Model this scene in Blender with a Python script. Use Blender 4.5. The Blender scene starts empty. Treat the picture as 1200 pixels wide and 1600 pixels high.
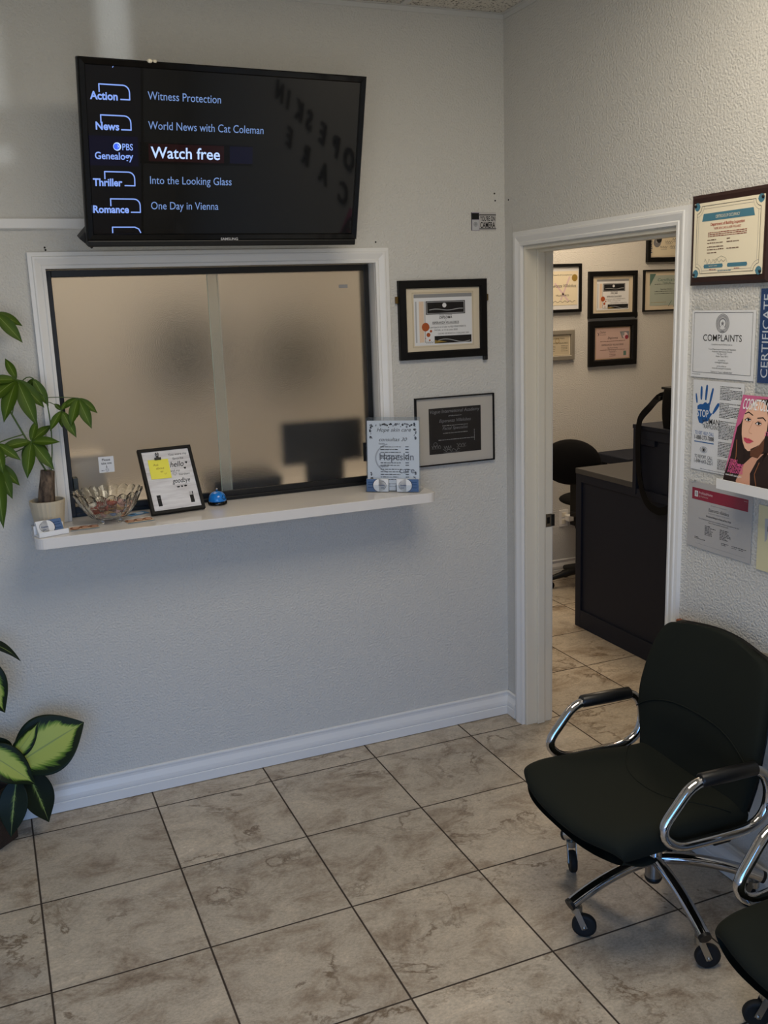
import bpy, bmesh, math, random
from mathutils import Vector, Matrix
random.seed(7)
scn = bpy.context.scene
COL = scn.collection
PI = math.pi

# ---------------------------------------------------------------- camera
cam_d = bpy.data.cameras.new('camera')
cam = bpy.data.objects.new('camera', cam_d)
COL.objects.link(cam)
cam_d.sensor_fit = 'HORIZONTAL'
cam_d.sensor_width = 36.0
cam_d.lens = 1495.0 / 1200.0 * 36.0
cam_d.clip_start = 0.05
_r = Vector((0.92096965, -0.38805655, -0.03502891))
_d = Vector((-0.11457240, -0.18378808, -0.97626590))
_f = Vector((0.37240848, 0.90312461, -0.21372382))
cam.matrix_world = Matrix(((_r.x, -_d.x, -_f.x, -2.08505731), (_r.y, -_d.y, -_f.y, -3.62478622),
                           (_r.z, -_d.z, -_f.z, 1.88059877), (0, 0, 0, 1)))
scn.camera = cam

# ---------------------------------------------------------------- world, lights, exposure
scn.view_settings.view_transform = 'Standard'
scn.view_settings.look = 'None'
scn.view_settings.gamma = 1.0
scn.view_settings.use_curve_mapping = False
scn.view_settings.exposure = -0.10

wd = bpy.data.worlds.new('daylight')
scn.world = wd
wd.use_nodes = True
wn, wl = wd.node_tree.nodes, wd.node_tree.links
wn.clear()
w_out = wn.new('ShaderNodeOutputWorld')
w_bg = wn.new('ShaderNodeBackground')
w_tc = wn.new('ShaderNodeTexCoord')
w_sep = wn.new('ShaderNodeSeparateXYZ')
w_rmp = wn.new('ShaderNodeValToRGB')
w_map = wn.new('ShaderNodeMapRange')
w_map.inputs['From Min'].default_value = -1.0
w_map.inputs['From Max'].default_value = 1.0
wl.new(w_tc.outputs['Generated'], w_sep.inputs[0])
wl.new(w_sep.outputs['Z'], w_map.inputs['Value'])
wl.new(w_map.outputs[0], w_rmp.inputs['Fac'])
cr = w_rmp.color_ramp
cr.elements[0].position = 0.0
cr.elements[0].color = (0.46, 0.46, 0.44, 1)
cr.elements[1].position = 1.0
cr.elements[1].color = (0.16, 0.44, 1.0, 1)
e = cr.elements.new(0.47); e.color = (0.48, 0.48, 0.46, 1)
e = cr.elements.new(0.53); e.color = (0.24, 0.44, 0.86, 1)
e = cr.elements.new(0.62); e.color = (0.18, 0.46, 1.0, 1)
w_bg.inputs['Strength'].default_value = 5.2
wl.new(w_rmp.outputs[0], w_bg.inputs['Color'])
wl.new(w_bg.outputs[0], w_out.inputs['Surface'])


def area(name, loc, to, sx, sy, watts, col, portal=False, spread=None):
    d = bpy.data.lights.new(name, 'AREA')
    d.shape = 'RECTANGLE'; d.size = sx; d.size_y = sy
    d.energy = watts; d.color = col
    if spread is not None:
        d.spread = spread
    o = bpy.data.objects.new(name, d)
    COL.objects.link(o)
    o.location = loc
    o.rotation_euler = (Vector(to) - Vector(loc)).to_track_quat('-Z', 'Y').to_euler()
    if portal:
        d.cycles.is_portal = True
    return o


# storefront daylight comes in through the two front openings (portals only guide the sky light)
area('storefront_portal', (-2.75, -4.72, 1.32), (-2.75, 0, 1.32), 2.6, 2.3, 1, (1, 1, 1), portal=True)
# warm fluorescent panels of the back office
area('office_ceiling_lamp', (1.25, 0.95, 2.93), (1.25, 0.95, 0), 0.6, 1.2, 33, (1.0, 0.80, 0.58))
area('reception_ceiling_lamp', (-1.6, 1.0, 2.93), (-1.6, 1.0, 0), 1.2, 0.6, 16, (1.0, 0.84, 0.66))
# warm ceiling troffer of the waiting room, behind the camera
area('waiting_room_lamp', (-0.95, -2.05, 2.96), (-0.95, -2.05, 0), 1.2, 1.2, 31, (1.0, 0.90, 0.74))
# glints thrown in by a windscreen outside
area('glint_beam', (-1.60, -4.55, 2.42), (-1.528, 0, 2.90), 0.105, 0.62, 0.050, (0.85, 0.93, 1.0), spread=math.radians(1.0))
area('glint_beam_side', (-1.98, -4.55, 2.25), (-1.945, 0, 2.69), 0.10, 0.26, 0.012, (0.85, 0.93, 1.0), spread=math.radians(1.0))
area('glint_beam_low', (-1.98, -4.55, 2.00), (-1.945, 0, 2.41), 0.09, 0.05, 0.003, (0.85, 0.93, 1.0), spread=math.radians(1.0))


# ---------------------------------------------------------------- materials
def lin(c):
    return tuple((x / 255 / 12.92) if x / 255 <= 0.04045 else ((x / 255 + 0.055) / 1.055) ** 2.4 for x in c) + (1,)


MATS = {}


def mat(name, rgb, rough=0.5, metal=0.0, spec=0.5, coat=0.0, trans=0.0, ior=1.45, emit=None, estr=0.0):
    if name in MATS:
        return MATS[name]
    m = bpy.data.materials.new(name)
    m.use_nodes = True
    b = m.node_tree.nodes['Principled BSDF']
    b.inputs['Base Color'].default_value = lin(rgb)
    b.inputs['Roughness'].default_value = rough
    b.inputs['Metallic'].default_value = metal
    b.inputs['Specular IOR Level'].default_value = spec
    b.inputs['Coat Weight'].default_value = coat
    b.inputs['Transmission Weight'].default_value = trans
    b.inputs['IOR'].default_value = ior
    if emit:
        b.inputs['Emission Color'].default_value = lin(emit)
        b.inputs['Emission Strength'].default_value = estr
    MATS[name] = m
    return m


def nt(m):
    return m.node_tree.nodes, m.node_tree.links, m.node_tree.nodes['Principled BSDF']


def add_bump(m, scale, strength, dist, detail=2.0, stretch=None, coord='Object'):
    n, l, b = nt(m)
    tc = n.new('ShaderNodeTexCoord')
    tx = n.new('ShaderNodeTexNoise')
    tx.inputs['Scale'].default_value = scale
    tx.inputs['Detail'].default_value = detail
    src = tc.outputs[coord]
    if stretch:
        mp = n.new('ShaderNodeMapping')
        mp.inputs['Scale'].default_value = stretch
        l.new(src, mp.inputs[0]); src = mp.outputs[0]
    l.new(src, tx.inputs['Vector'])
    bp = n.new('ShaderNodeBump')
    bp.inputs['Strength'].default_value = strength
    bp.inputs['Distance'].default_value = dist
    l.new(tx.outputs['Fac'], bp.inputs['Height'])
    l.new(bp.outputs['Normal'], b.inputs['Normal'])
    return tx


def noise_mix(m, c1, c2, scale, detail=4, lo=0.35, hi=0.65, stretch=None, coord='Object'):
    n, l, b = nt(m)
    tc = n.new('ShaderNodeTexCoord')
    src = tc.outputs[coord]
    if stretch:
        mp = n.new('ShaderNodeMapping'); mp.inputs['Scale'].default_value = stretch
        l.new(src, mp.inputs[0]); src = mp.outputs[0]
    tx = n.new('ShaderNodeTexNoise'); tx.inputs['Scale'].default_value = scale; tx.inputs['Detail'].default_value = detail
    l.new(src, tx.inputs['Vector'])
    rp = n.new('ShaderNodeValToRGB')
    rp.color_ramp.elements[0].position = lo; rp.color_ramp.elements[0].color = lin(c1)
    rp.color_ramp.elements[1].position = hi; rp.color_ramp.elements[1].color = lin(c2)
    l.new(tx.outputs['Fac'], rp.inputs['Fac'])
    l.new(rp.outputs[0], b.inputs['Base Color'])


m_wall = mat('painted_orange_peel_wall', (210, 207, 200), 0.75, spec=0.3)
add_bump(m_wall, 130, 1.0, 0.0052, 2.5)
m_trim = mat('white_gloss_trim', (232, 230, 226), 0.35)
m_jamb = mat('cream_gloss_trim', (226, 219, 202), 0.4)
m_ceil = mat('acoustic_tile', (214, 208, 196), 0.9)
noise_mix(m_ceil, (96, 90, 82), (214, 208, 196), 110, 3, 0.36, 0.44)
m_grid = mat('ceiling_grid_metal', (205, 203, 198), 0.4)
m_black_frame = mat('black_frame', (14, 13, 13), 0.5, spec=0.25)
m_black_metal = mat('black_aluminium', (14, 14, 15), 0.4)
m_black_gloss = mat('black_gloss_plastic', (6, 6, 7), 0.08)
m_black_plastic = mat('black_plastic', (14, 14, 14), 0.45)
m_chrome = mat('chrome', (200, 200, 202), 0.07, 1.0)
m_steel = mat('brushed_steel', (170, 168, 162), 0.3, 1.0)
m_brass = mat('aged_brass', (130, 105, 60), 0.35, 1.0)
m_fabric = mat('black_green_fabric', (30, 33, 28), 0.9, spec=0.15)
add_bump(m_fabric, 900, 0.25, 0.0006, 1)
m_vinyl = mat('black_vinyl', (20, 20, 20), 0.38)
m_nylon = mat('black_nylon', (13, 12, 12), 0.85, spec=0.2)
m_rubber = mat('rubber', (16, 16, 16), 0.7)
m_lam = mat('white_laminate', (230, 225, 219), 0.14)
m_navy = mat('navy_paint', (30, 34, 46), 0.55, spec=0.25)
m_deskgrey = mat('grey_desk_top', (70, 69, 68), 0.5)
m_leaf = mat('green_leaf', (62, 104, 30), 0.4)
m_stem = mat('green_stem', (70, 92, 40), 0.5)
m_trunk = mat('brown_bark', (92, 74, 58), 0.85)
noise_mix(m_trunk, (58, 46, 38), (128, 108, 88), 60, 4, 0.35, 0.7, (1, 1, .5))
m_soil = mat('dark_soil', (38, 28, 22), 0.95)
m_wicker = mat('brown_wicker', (62, 44, 32), 0.7)
add_bump(m_wicker, 90, 0.8, 0.004, 2, (1, 1, 3))
m_wood = mat('brown_wood', (128, 70, 40), 0.5)
m_tan = mat('torn_tan_paper', (176, 164, 142), 0.9)

# flat inks and papers
for nm, c in dict(white=(234, 234, 234), ink=(22, 22, 24), grey=(130, 130, 134), lightgrey=(188, 188, 190), cream=(238, 226, 198),
                  matcream=(226, 212, 186), beige=(206, 192, 164), blue=(20, 92, 160), navy=(30, 70, 120), teal=(76, 124, 142),
                  red=(150, 36, 58), rust=(176, 84, 36), gold=(160, 132, 60), yellow=(250, 240, 90), darkpaper=(34, 33, 34),
                  silver=(150, 150, 150), pink=(226, 96, 150), rose=(208, 178, 168), magenta=(190, 96, 134), skin=(222, 176, 150),
                  skinshade=(198, 148, 124), hair=(42, 30, 28), lip=(196, 74, 96), cardblue=(82, 110, 150), paleblue=(190, 206, 226),
                  sage=(182, 192, 180), green=(92, 124, 114), redtext=(170, 60, 40), brownred=(140, 60, 44), paper=(230, 228, 222),
                  stickerblue=(150, 190, 225), peach=(232, 206, 180), yellowcream=(232, 222, 178), lilac=(150, 140, 160), ash=(190, 186, 182),
                  tanhair=(150, 96, 62), bluecard=(90, 150, 200), matgrey=(196, 190, 180), brownink=(96, 60, 44), softpink=(226, 200, 200)).items():
    mat(nm, c, 0.55, spec=0.3)
for nm, c, s in (('ui_dark', (13, 13, 13), 1.0), ('ui_column', (10, 10, 13), 1.0), ('ui_line', (2, 2, 2), 1.0), ('ui_blue', (124, 158, 230), 1.2),
                 ('ui_bold', (130, 160, 232), 1.2), ('ui_thin', (120, 150, 205), 1.0), ('ui_white', (172, 196, 240), 1.4), ('ui_red', (30, 8, 10), 1.0),
                 ('ui_navy', (10, 10, 30), 1.0), ('ui_disc', (60, 100, 240), 1.2)):
    mm = mat(nm, (2, 2, 2), 0.04, emit=c, estr=s)


def glass_mat(name, tint=(1, 1, 1), amount=0.04, rough=0.02):
    m = bpy.data.materials.new(name); m.use_nodes = True
    n, l = m.node_tree.nodes, m.node_tree.links
    n.clear()
    o = n.new('ShaderNodeOutputMaterial'); mx = n.new('ShaderNodeMixShader')
    t = n.new('ShaderNodeBsdfTransparent'); t.inputs[0].default_value = tint + (1,)
    g = n.new('ShaderNodeBsdfGlossy'); g.inputs['Roughness'].default_value = rough
    lw = n.new('ShaderNodeLayerWeight'); pw = n.new('ShaderNodeMath'); pw.operation = 'POWER'; pw.inputs[1].default_value = 5.0
    f = n.new('ShaderNodeMath'); f.operation = 'MULTIPLY_ADD'; f.inputs[1].default_value = 0.9; f.inputs[2].default_value = amount
    l.new(lw.outputs['Facing'], pw.inputs[0]); l.new(pw.outputs[0], f.inputs[0])
    l.new(f.outputs[0], mx.inputs[0]); l.new(t.outputs[0], mx.inputs[1]); l.new(g.outputs[0], mx.inputs[2])
    l.new(mx.outputs[0], o.inputs[0])
    MATS[name] = m
    return m


m_pane = glass_mat('picture_glass', (0.98, 0.98, 0.98))
m_acryl = glass_mat('clear_acrylic', (0.93, 0.95, 0.97))
m_plasticsleeve = glass_mat('clear_sleeve', (0.97, 0.97, 0.97), rough=0.12)
m_crystal = mat('crystal_glass', (250, 252, 250), 0.02, trans=1.0, ior=1.5)
m_frost = mat('frosted_glass', (240, 238, 233), 0.24, trans=1.0, ior=1.35)
add_bump(m_frost, 380, 0.5, 0.0024, 2.5)
m_edgeglass = mat('green_glass_edge', (170, 186, 174), 0.3)
m_overlap_veil = bpy.data.materials.new('greenish_overlap_veil'); m_overlap_veil.use_nodes = True  # pale see-through overlay, added to lighten the strip where the panes overlap
_n, _l = m_overlap_veil.node_tree.nodes, m_overlap_veil.node_tree.links
_mx = _n.new('ShaderNodeMixShader'); _t = _n.new('ShaderNodeBsdfTransparent'); _mx.inputs[0].default_value = 0.12
_n['Principled BSDF'].inputs['Base Color'].default_value = lin((208, 214, 200)); _n['Principled BSDF'].inputs['Roughness'].default_value = 0.4
_l.new(_t.outputs[0], _mx.inputs[1]); _l.new(_n['Principled BSDF'].outputs[0], _mx.inputs[2]); _l.new(_mx.outputs[0], _n['Material Output'].inputs[0])

# floor: 457 mm stone-look tiles with dark grout
m_floor = mat('travertine_tiles', (150, 130, 105), 0.42, spec=0.4)


def floor_nodes():
    n, l, b = nt(m_floor)

    def math_(op, a, bb=None, clamp=False):
        k = n.new('ShaderNodeMath'); k.operation = op; k.use_clamp = clamp
        for i, v in enumerate((a, bb)):
            if v is None: continue
            if isinstance(v, (int, float)): k.inputs[i].default_value = v
            else: l.new(v, k.inputs[i])
        return k.outputs[0]
    geo = n.new('ShaderNodeNewGeometry')
    sep = n.new('ShaderNodeSeparateXYZ'); l.new(geo.outputs['Position'], sep.inputs[0])
    T = 0.457
    u = math_('DIVIDE', math_('ADD', sep.outputs['X'], 2.0988 + 10 * T), T)
    v = math_('DIVIDE', math_('ADD', sep.outputs['Y'], 0.1424 + 20 * T), T)
    fu, fv = math_('FRACT', u), math_('FRACT', v)
    iu, iv = math_('FLOOR', u), math_('FLOOR', v)
    g = 0.0062

    def edge(f):
        return math_('MINIMUM', f, math_('SUBTRACT', 1.0, f))
    d = math_('MINIMUM', edge(fu), edge(fv))
    grout = n.new('ShaderNodeMapRange'); grout.inputs['From Min'].default_value = g * 0.75; grout.inputs['From Max'].default_value = g * 1.35
    l.new(d, grout.inputs['Value'])
    cell = n.new('ShaderNodeCombineXYZ'); l.new(iu, cell.inputs[0]); l.new(iv, cell.inputs[1])
    wn_ = n.new('ShaderNodeTexWhiteNoise'); wn_.noise_dimensions = '3D'; l.new(cell.outputs[0], wn_.inputs['Vector'])
    off = n.new('ShaderNodeVectorMath'); off.operation = 'MULTIPLY_ADD'
    l.new(wn_.outputs['Color'], off.inputs[0]); off.inputs[1].default_value = (37, 37, 37); l.new(geo.outputs['Position'], off.inputs[2])
    # stretched so that the clouds run along one direction like the printed stone
    mp = n.new('ShaderNodeMapping'); mp.inputs['Rotation'].default_value = (0, 0, 0.5); mp.inputs['Scale'].default_value = (1.0, 1.35, 1.0)
    l.new(off.outputs[0], mp.inputs[0])

    def noise(scale, det, rough=0.6, dist=0.0, src=mp.outputs[0]):
        t = n.new('ShaderNodeTexNoise'); t.inputs['Scale'].default_value = scale; t.inputs['Detail'].default_value = det
        t.inputs['Roughness'].default_value = rough; t.inputs['Distortion'].default_value = dist
        l.new(src, t.inputs['Vector']); return t.outputs['Fac']
    big = noise(5.0, 9, 0.74, 0.5)
    rp = n.new('ShaderNodeValToRGB'); l.new(big, rp.inputs['Fac'])
    els = rp.color_ramp.elements
    els[0].position = 0.33; els[0].color = lin((132, 116, 98))
    els[1].position = 0.68; els[1].color = lin((206, 194, 176))
    k = els.new(0.42); k.color = lin((160, 145, 126))
    k = els.new(0.53); k.color = lin((182, 170, 152))
    k = els.new(0.62); k.color = lin((190, 176, 156))
    # grey veils
    grey = noise(2.1, 5, 0.6, 0.5)
    gm = n.new('ShaderNodeMapRange'); gm.inputs['From Min'].default_value = 0.5; gm.inputs['From Max'].default_value = 0.72; gm.inputs['To Max'].default_value = 0.5
    l.new(grey, gm.inputs['Value'])
    mixg = n.new('ShaderNodeMix'); mixg.data_type = 'RGBA'
    l.new(gm.outputs[0], mixg.inputs['Factor']); l.new(rp.outputs[0], mixg.inputs['A']); mixg.inputs['B'].default_value = lin((168, 160, 148))
    # veins
    vn = noise(2.4, 9, 0.62, 0.5)
    ridge = math_('ABSOLUTE', math_('SUBTRACT', vn, 0.5))
    vr = n.new('ShaderNodeMapRange'); vr.inputs['From Min'].default_value = 0.0; vr.inputs['From Max'].default_value = 0.018
    vr.inputs['To Min'].default_value = 1.0; vr.inputs['To Max'].default_value = 0.0
    l.new(ridge, vr.inputs['Value'])
    vm = noise(2.4, 2, 0.5)
    vmm = n.new('ShaderNodeMapRange'); vmm.inputs['From Min'].default_value = 0.47; vmm.inputs['From Max'].default_value = 0.60; l.new(vm, vmm.inputs['Value'])
    vf = math_('MULTIPLY', math_('MULTIPLY', vr.outputs[0], vmm.outputs[0]), 0.92)
    mixv = n.new('ShaderNodeMix'); mixv.data_type = 'RGBA'
    l.new(vf, mixv.inputs['Factor']); l.new(mixg.outputs['Result'], mixv.inputs['A']); mixv.inputs['B'].default_value = lin((104, 86, 66))
    # pits
    pit = noise(46, 5, 0.75)
    pm = noise(4.0, 3, 0.6)
    pr = n.new('ShaderNodeMapRange'); pr.inputs['From Min'].default_value = 0.56; pr.inputs['From Max'].default_value = 0.70; l.new(pit, pr.inputs['Value'])
    pm2 = n.new('ShaderNodeMapRange'); pm2.inputs['From Min'].default_value = 0.45; pm2.inputs['From Max'].default_value = 0.62; l.new(pm, pm2.inputs['Value'])
    pf = math_('MULTIPLY', math_('MULTIPLY', pr.outputs[0], pm2.outputs[0]), 0.7)
    mixp = n.new('ShaderNodeMix'); mixp.data_type = 'RGBA'
    l.new(pf, mixp.inputs['Factor']); l.new(mixv.outputs['Result'], mixp.inputs['A']); mixp.inputs['B'].default_value = lin((92, 74, 56))
    # per-tile tone
    tone = n.new('ShaderNodeMapRange'); tone.inputs['To Min'].default_value = 0.93; tone.inputs['To Max'].default_value = 1.06; l.new(wn_.outputs['Value'], tone.inputs['Value'])
    spk = n.new('ShaderNodeMapRange'); spk.inputs['From Min'].default_value = 0.3; spk.inputs['From Max'].default_value = 0.7; spk.inputs['To Min'].default_value = 0.88; spk.inputs['To Max'].default_value = 1.36
    l.new(noise(95, 4, 0.75), spk.inputs['Value'])
    tm = n.new('ShaderNodeVectorMath'); tm.operation = 'SCALE'; l.new(mixp.outputs['Result'], tm.inputs[0]); l.new(math_('MULTIPLY', tone.outputs[0], spk.outputs[0]), tm.inputs['Scale'])
    fin = n.new('ShaderNodeMix'); fin.data_type = 'RGBA'
    l.new(grout.outputs[0], fin.inputs['Factor']); fin.inputs['A'].default_value = lin((62, 52, 43)); l.new(tm.outputs[0], fin.inputs['B'])
    l.new(fin.outputs['Result'], b.inputs['Base Color'])
    rr = n.new('ShaderNodeMapRange'); rr.inputs['To Min'].default_value = 0.9; rr.inputs['To Max'].default_value = 0.40; l.new(grout.outputs[0], rr.inputs['Value'])
    l.new(rr.outputs[0], b.inputs['Roughness'])
    hgt = math_('ADD', grout.outputs[0], math_('MULTIPLY', noise(60, 3), 0.12))
    bp = n.new('ShaderNodeBump'); bp.inputs['Strength'].default_value = 0.5; bp.inputs['Distance'].default_value = 0.0015
    l.new(hgt, bp.inputs['Height']); l.new(bp.outputs['Normal'], b.inputs['Normal'])


floor_nodes()


def variegated(name, dark, pale, mid, edge0, edge1):
    """leaf skin laid out in the leaf's own u (across) / v (along) coordinates"""
    m = mat(name, dark, 0.5, spec=0.25)
    n, l, b = nt(m)
    uv = n.new('ShaderNodeUVMap'); sp = n.new('ShaderNodeSeparateXYZ'); l.new(uv.outputs[0], sp.inputs[0])
    ab = n.new('ShaderNodeMath'); ab.operation = 'SUBTRACT'; l.new(sp.outputs['X'], ab.inputs[0]); ab.inputs[1].default_value = 0.5
    a2 = n.new('ShaderNodeMath'); a2.operation = 'ABSOLUTE'; l.new(ab.outputs[0], a2.inputs[0])
    # streaks slanting forward along the side veins
    cmb = n.new('ShaderNodeCombineXYZ')
    sk = n.new('ShaderNodeMath'); sk.operation = 'MULTIPLY_ADD'; l.new(a2.outputs[0], sk.inputs[0]); sk.inputs[1].default_value = -0.8; l.new(sp.outputs['Y'], sk.inputs[2])
    l.new(sp.outputs['X'], cmb.inputs[0]); l.new(sk.outputs[0], cmb.inputs[1])
    mp = n.new('ShaderNodeMapping'); mp.inputs['Scale'].default_value = (2.5, 24, 1); l.new(cmb.outputs[0], mp.inputs[0])
    tx = n.new('ShaderNodeTexNoise'); tx.inputs['Scale'].default_value = 1.0; tx.inputs['Detail'].default_value = 3; l.new(mp.outputs[0], tx.inputs['Vector'])
    jit = n.new('ShaderNodeMath'); jit.operation = 'MULTIPLY_ADD'; l.new(tx.outputs['Fac'], jit.inputs[0]); jit.inputs[1].default_value = 0.30; l.new(a2.outputs[0], jit.inputs[2])
    # the tip closes dark
    tip = n.new('ShaderNodeMapRange'); tip.inputs['From Min'].default_value = 0.72; tip.inputs['From Max'].default_value = 1.0; tip.inputs['To Max'].default_value = 0.4
    l.new(sp.outputs['Y'], tip.inputs['Value'])
    ad = n.new('ShaderNodeMath'); ad.operation = 'ADD'; l.new(jit.outputs[0], ad.inputs[0]); l.new(tip.outputs[0], ad.inputs[1])
    rp = n.new('ShaderNodeValToRGB'); l.new(ad.outputs[0], rp.inputs['Fac'])
    rp.color_ramp.elements[0].position = edge0; rp.color_ramp.elements[0].color = lin(pale)
    rp.color_ramp.elements[1].position = edge1; rp.color_ramp.elements[1].color = lin(dark)
    k = rp.color_ramp.elements.new((edge0 + edge1) / 2); k.color = lin(mid)
    mr = n.new('ShaderNodeMapRange'); mr.inputs['From Min'].default_value = 0.008; mr.inputs['From Max'].default_value = 0.02; l.new(a2.outputs[0], mr.inputs['Value'])
    mx = n.new('ShaderNodeMix'); mx.data_type = 'RGBA'; l.new(mr.outputs[0], mx.inputs['Factor'])
    mx.inputs['A'].default_value = lin((140, 156, 92)); l.new(rp.outputs[0], mx.inputs['B'])
    l.new(mx.outputs['Result'], b.inputs['Base Color'])
    return m


m_dieff = variegated('variegated_leaf', (17, 32, 14), (172, 184, 92), (100, 132, 46), 0.38, 0.52)
m_dieff_dark = variegated('dark_veined_leaf', (22, 33, 20), (118, 136, 60), (38, 54, 26), 0.13, 0.25)
m_pachira = variegated('umbrella_leaf', (50, 74, 12), (84, 108, 26), (62, 86, 16), 0.10, 0.9)


# ---------------------------------------------------------------- mesh builder
class MB:
    def __init__(s):
        s.v, s.f, s.m, s.sm, s.uv = [], [], [], [], {}

    def add(s, vs, fs, m=0, smooth=False):
        o = len(s.v)
        s.v += [tuple(p) for p in vs]
        for f in fs:
            s.f.append(tuple(i + o for i in f)); s.m.append(m); s.sm.append(smooth)
        return o

    def box(s, a, b, m=0):
        x0, y0, z0 = a; x1, y1, z1 = b
        vs = [(x0, y0, z0), (x1, y0, z0), (x1, y1, z0), (x0, y1, z0), (x0, y0, z1), (x1, y0, z1), (x1, y1, z1), (x0, y1, z1)]
        s.add(vs, [(0, 3, 2, 1), (4, 5, 6, 7), (0, 1, 5, 4), (1, 2, 6, 5), (2, 3, 7, 6), (3, 0, 4, 7)], m)
        return s

    def obox(s, c, size, M, m=0):
        hx, hy, hz = [q / 2 for q in size]
        vs = [Vector(c) + M @ Vector((a * hx, b * hy, d * hz)) for d in (-1, 1) for a, b in ((-1, -1), (1, -1), (1, 1), (-1, 1))]
        s.add(vs, [(0, 3, 2, 1), (4, 5, 6, 7), (0, 1, 5, 4), (1, 2, 6, 5), (2, 3, 7, 6), (3, 0, 4, 7)], m)
        return s

    def tube(s, pts, r, n=10, m=0, closed=False, caps=True, radii=None):
        P = [Vector(p) for p in pts]; N = len(P)
        if radii is None: radii = [r] * N
        tang = []
        for i in range(N):
            a = P[(i - 1) % N] if (closed or i > 0) else P[i]
            b = P[(i + 1) % N] if (closed or i < N - 1) else P[i]
            t = (b - a); tang.append(t.normalized() if t.length > 1e-9 else Vector((0, 0, 1)))
        up = Vector((0, 0, 1)) if abs(tang[0].z) < 0.9 else Vector((1, 0, 0))
        nx = tang[0].cross(up).normalized()
        rings = []
        for i in range(N):
            t = tang[i]
            nx = (nx - t * nx.dot(t))
            nx = nx.normalized() if nx.length > 1e-6 else t.orthogonal().normalized()
            ny = t.cross(nx)
            rings.append([P[i] + (nx * math.cos(2 * PI * k / n) + ny * math.sin(2 * PI * k / n)) * radii[i] for k in range(n)])
        vs = [p for rg in rings for p in rg]
        fs = []
        for i in range(N if closed else N - 1):
            j = (i + 1) % N
            for k in range(n):
                k2 = (k + 1) % n
                fs.append((i * n + k, i * n + k2, j * n + k2, j * n + k))
        s.add(vs, fs, m, True)
        if caps and not closed:
            s.add(rings[0], [tuple(reversed(range(n)))], m); s.add(rings[-1], [tuple(range(n))], m)
        return s

    def lathe(s, prof, n=32, c=(0, 0, 0), m=0, smooth=True, axis='z', rfun=None, M=None):
        vs = []
        for (r, z) in prof:
            for k in range(n):
                a = 2 * PI * k / n
                rr = r * (rfun(a, r, z) if rfun else 1)
                p = Vector((rr * math.cos(a), rr * math.sin(a), z))
                if axis == 'y': p = Vector((p.x, p.z, p.y))
                if axis == 'x': p = Vector((p.z, p.x, p.y))
                if M: p = M @ p
                vs.append(p + Vector(c))
        fs = []
        for i in range(len(prof) - 1):
            for k in range(n):
                k2 = (k + 1) % n
                fs.append((i * n + k, i * n + k2, (i + 1) * n + k2, (i + 1) * n + k))
        o = s.add(vs, fs, m, smooth)
        for idx, rev in ((0, True), (len(prof) - 1, False)):
            if prof[idx][0] > 1e-6:
                ring = list(range(idx * n, idx * n + n))
                s.f.append(tuple(o + q for q in (reversed(ring) if rev else ring))); s.m.append(m); s.sm.append(False)
        return s

    def grid(s, fn, nu, nv, m=0, smooth=True, closed_u=False, uv=False):
        vs = [fn(i / nu, j / nv) for j in range(nv + 1) for i in range(nu + 1)]
        w = nu + 1
        fs = [(j * w + i, j * w + i + 1, (j + 1) * w + i + 1, (j + 1) * w + i) for j in range(nv) for i in range(nu)]
        o = s.add(vs, fs, m, smooth)
        if uv:
            for j in range(nv + 1):
                for i in range(nu + 1):
                    s.uv[o + j * w + i] = (i / nu, j / nv)
        return s

    def sweep(s, pts, prof, closed=False, m=0, y0=0.0, smooth=False):
        """sweep a moulding profile [(offset outward, depth)] along (u, v) points in the local xz-plane, mitred"""
        P = [Vector((p[0], p[1])) for p in pts]; N = len(P)
        if closed:
            ar = sum(P[i].x * P[(i + 1) % N].y - P[(i + 1) % N].x * P[i].y for i in range(N))
        dirs = []
        segs = N if closed else N - 1
        for i in range(segs):
            t = (P[(i + 1) % N] - P[i]).normalized(); dirs.append(Vector((-t.y, t.x)))
        vs = []; K = len(prof)
        for i in range(N):
            if closed: a, b = dirs[i - 1], dirs[i]
            else: a, b = dirs[max(0, i - 1)], dirs[min(segs - 1, i)]
            mv = (a + b) / (1 + a.dot(b))
            for (o, d) in prof:
                q = P[i] + mv * o; vs.append((q.x, y0 - d, q.y))
        fs = []
        for i in range(segs):
            j = (i + 1) % N
            for k in range(K):
                k2 = (k + 1) % K
                fs.append((i * K + k, i * K + k2, j * K + k2, j * K + k))
        if not closed:
            fs.append(tuple(reversed(range(K)))); fs.append(tuple((N - 1) * K + k for k in range(K)))
        s.add(vs, fs, m, smooth)
        return s

    def build(s, name, mats, parent=None, bevel=0.0, bseg=2, subsurf=0, loc=None, rot=None, fix=True):
        me = bpy.data.meshes.new(name)
        me.from_pydata(s.v, [], s.f)
        if not isinstance(mats, (list, tuple)): mats = [mats]
        for mm in mats: me.materials.append(MATS[mm] if isinstance(mm, str) else mm)
        me.polygons.foreach_set('material_index', s.m)
        me.polygons.foreach_set('use_smooth', s.sm)
        if s.uv:
            ul = me.uv_layers.new(name='UVMap')
            for lp in me.loops:
                ul.data[lp.index].uv = s.uv.get(lp.vertex_index, (0.5, 0.5))
        me.update()
        if fix:
            bm = bmesh.new(); bm.from_mesh(me)
            bmesh.ops.recalc_face_normals(bm, faces=bm.faces)
            bm.to_mesh(me); bm.free()
        o = bpy.data.objects.new(name, me)
        COL.objects.link(o)
        if parent: o.parent = parent
        if loc: o.location = loc
        if rot: o.rotation_euler = rot
        if bevel:
            b = o.modifiers.new('bevel', 'BEVEL'); b.width = bevel; b.segments = bseg; b.limit_method = 'ANGLE'; b.angle_limit = 0.6
        if subsurf:
            b = o.modifiers.new('smooth', 'SUBSURF'); b.levels = subsurf; b.render_levels = subsurf
        return o


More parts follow.
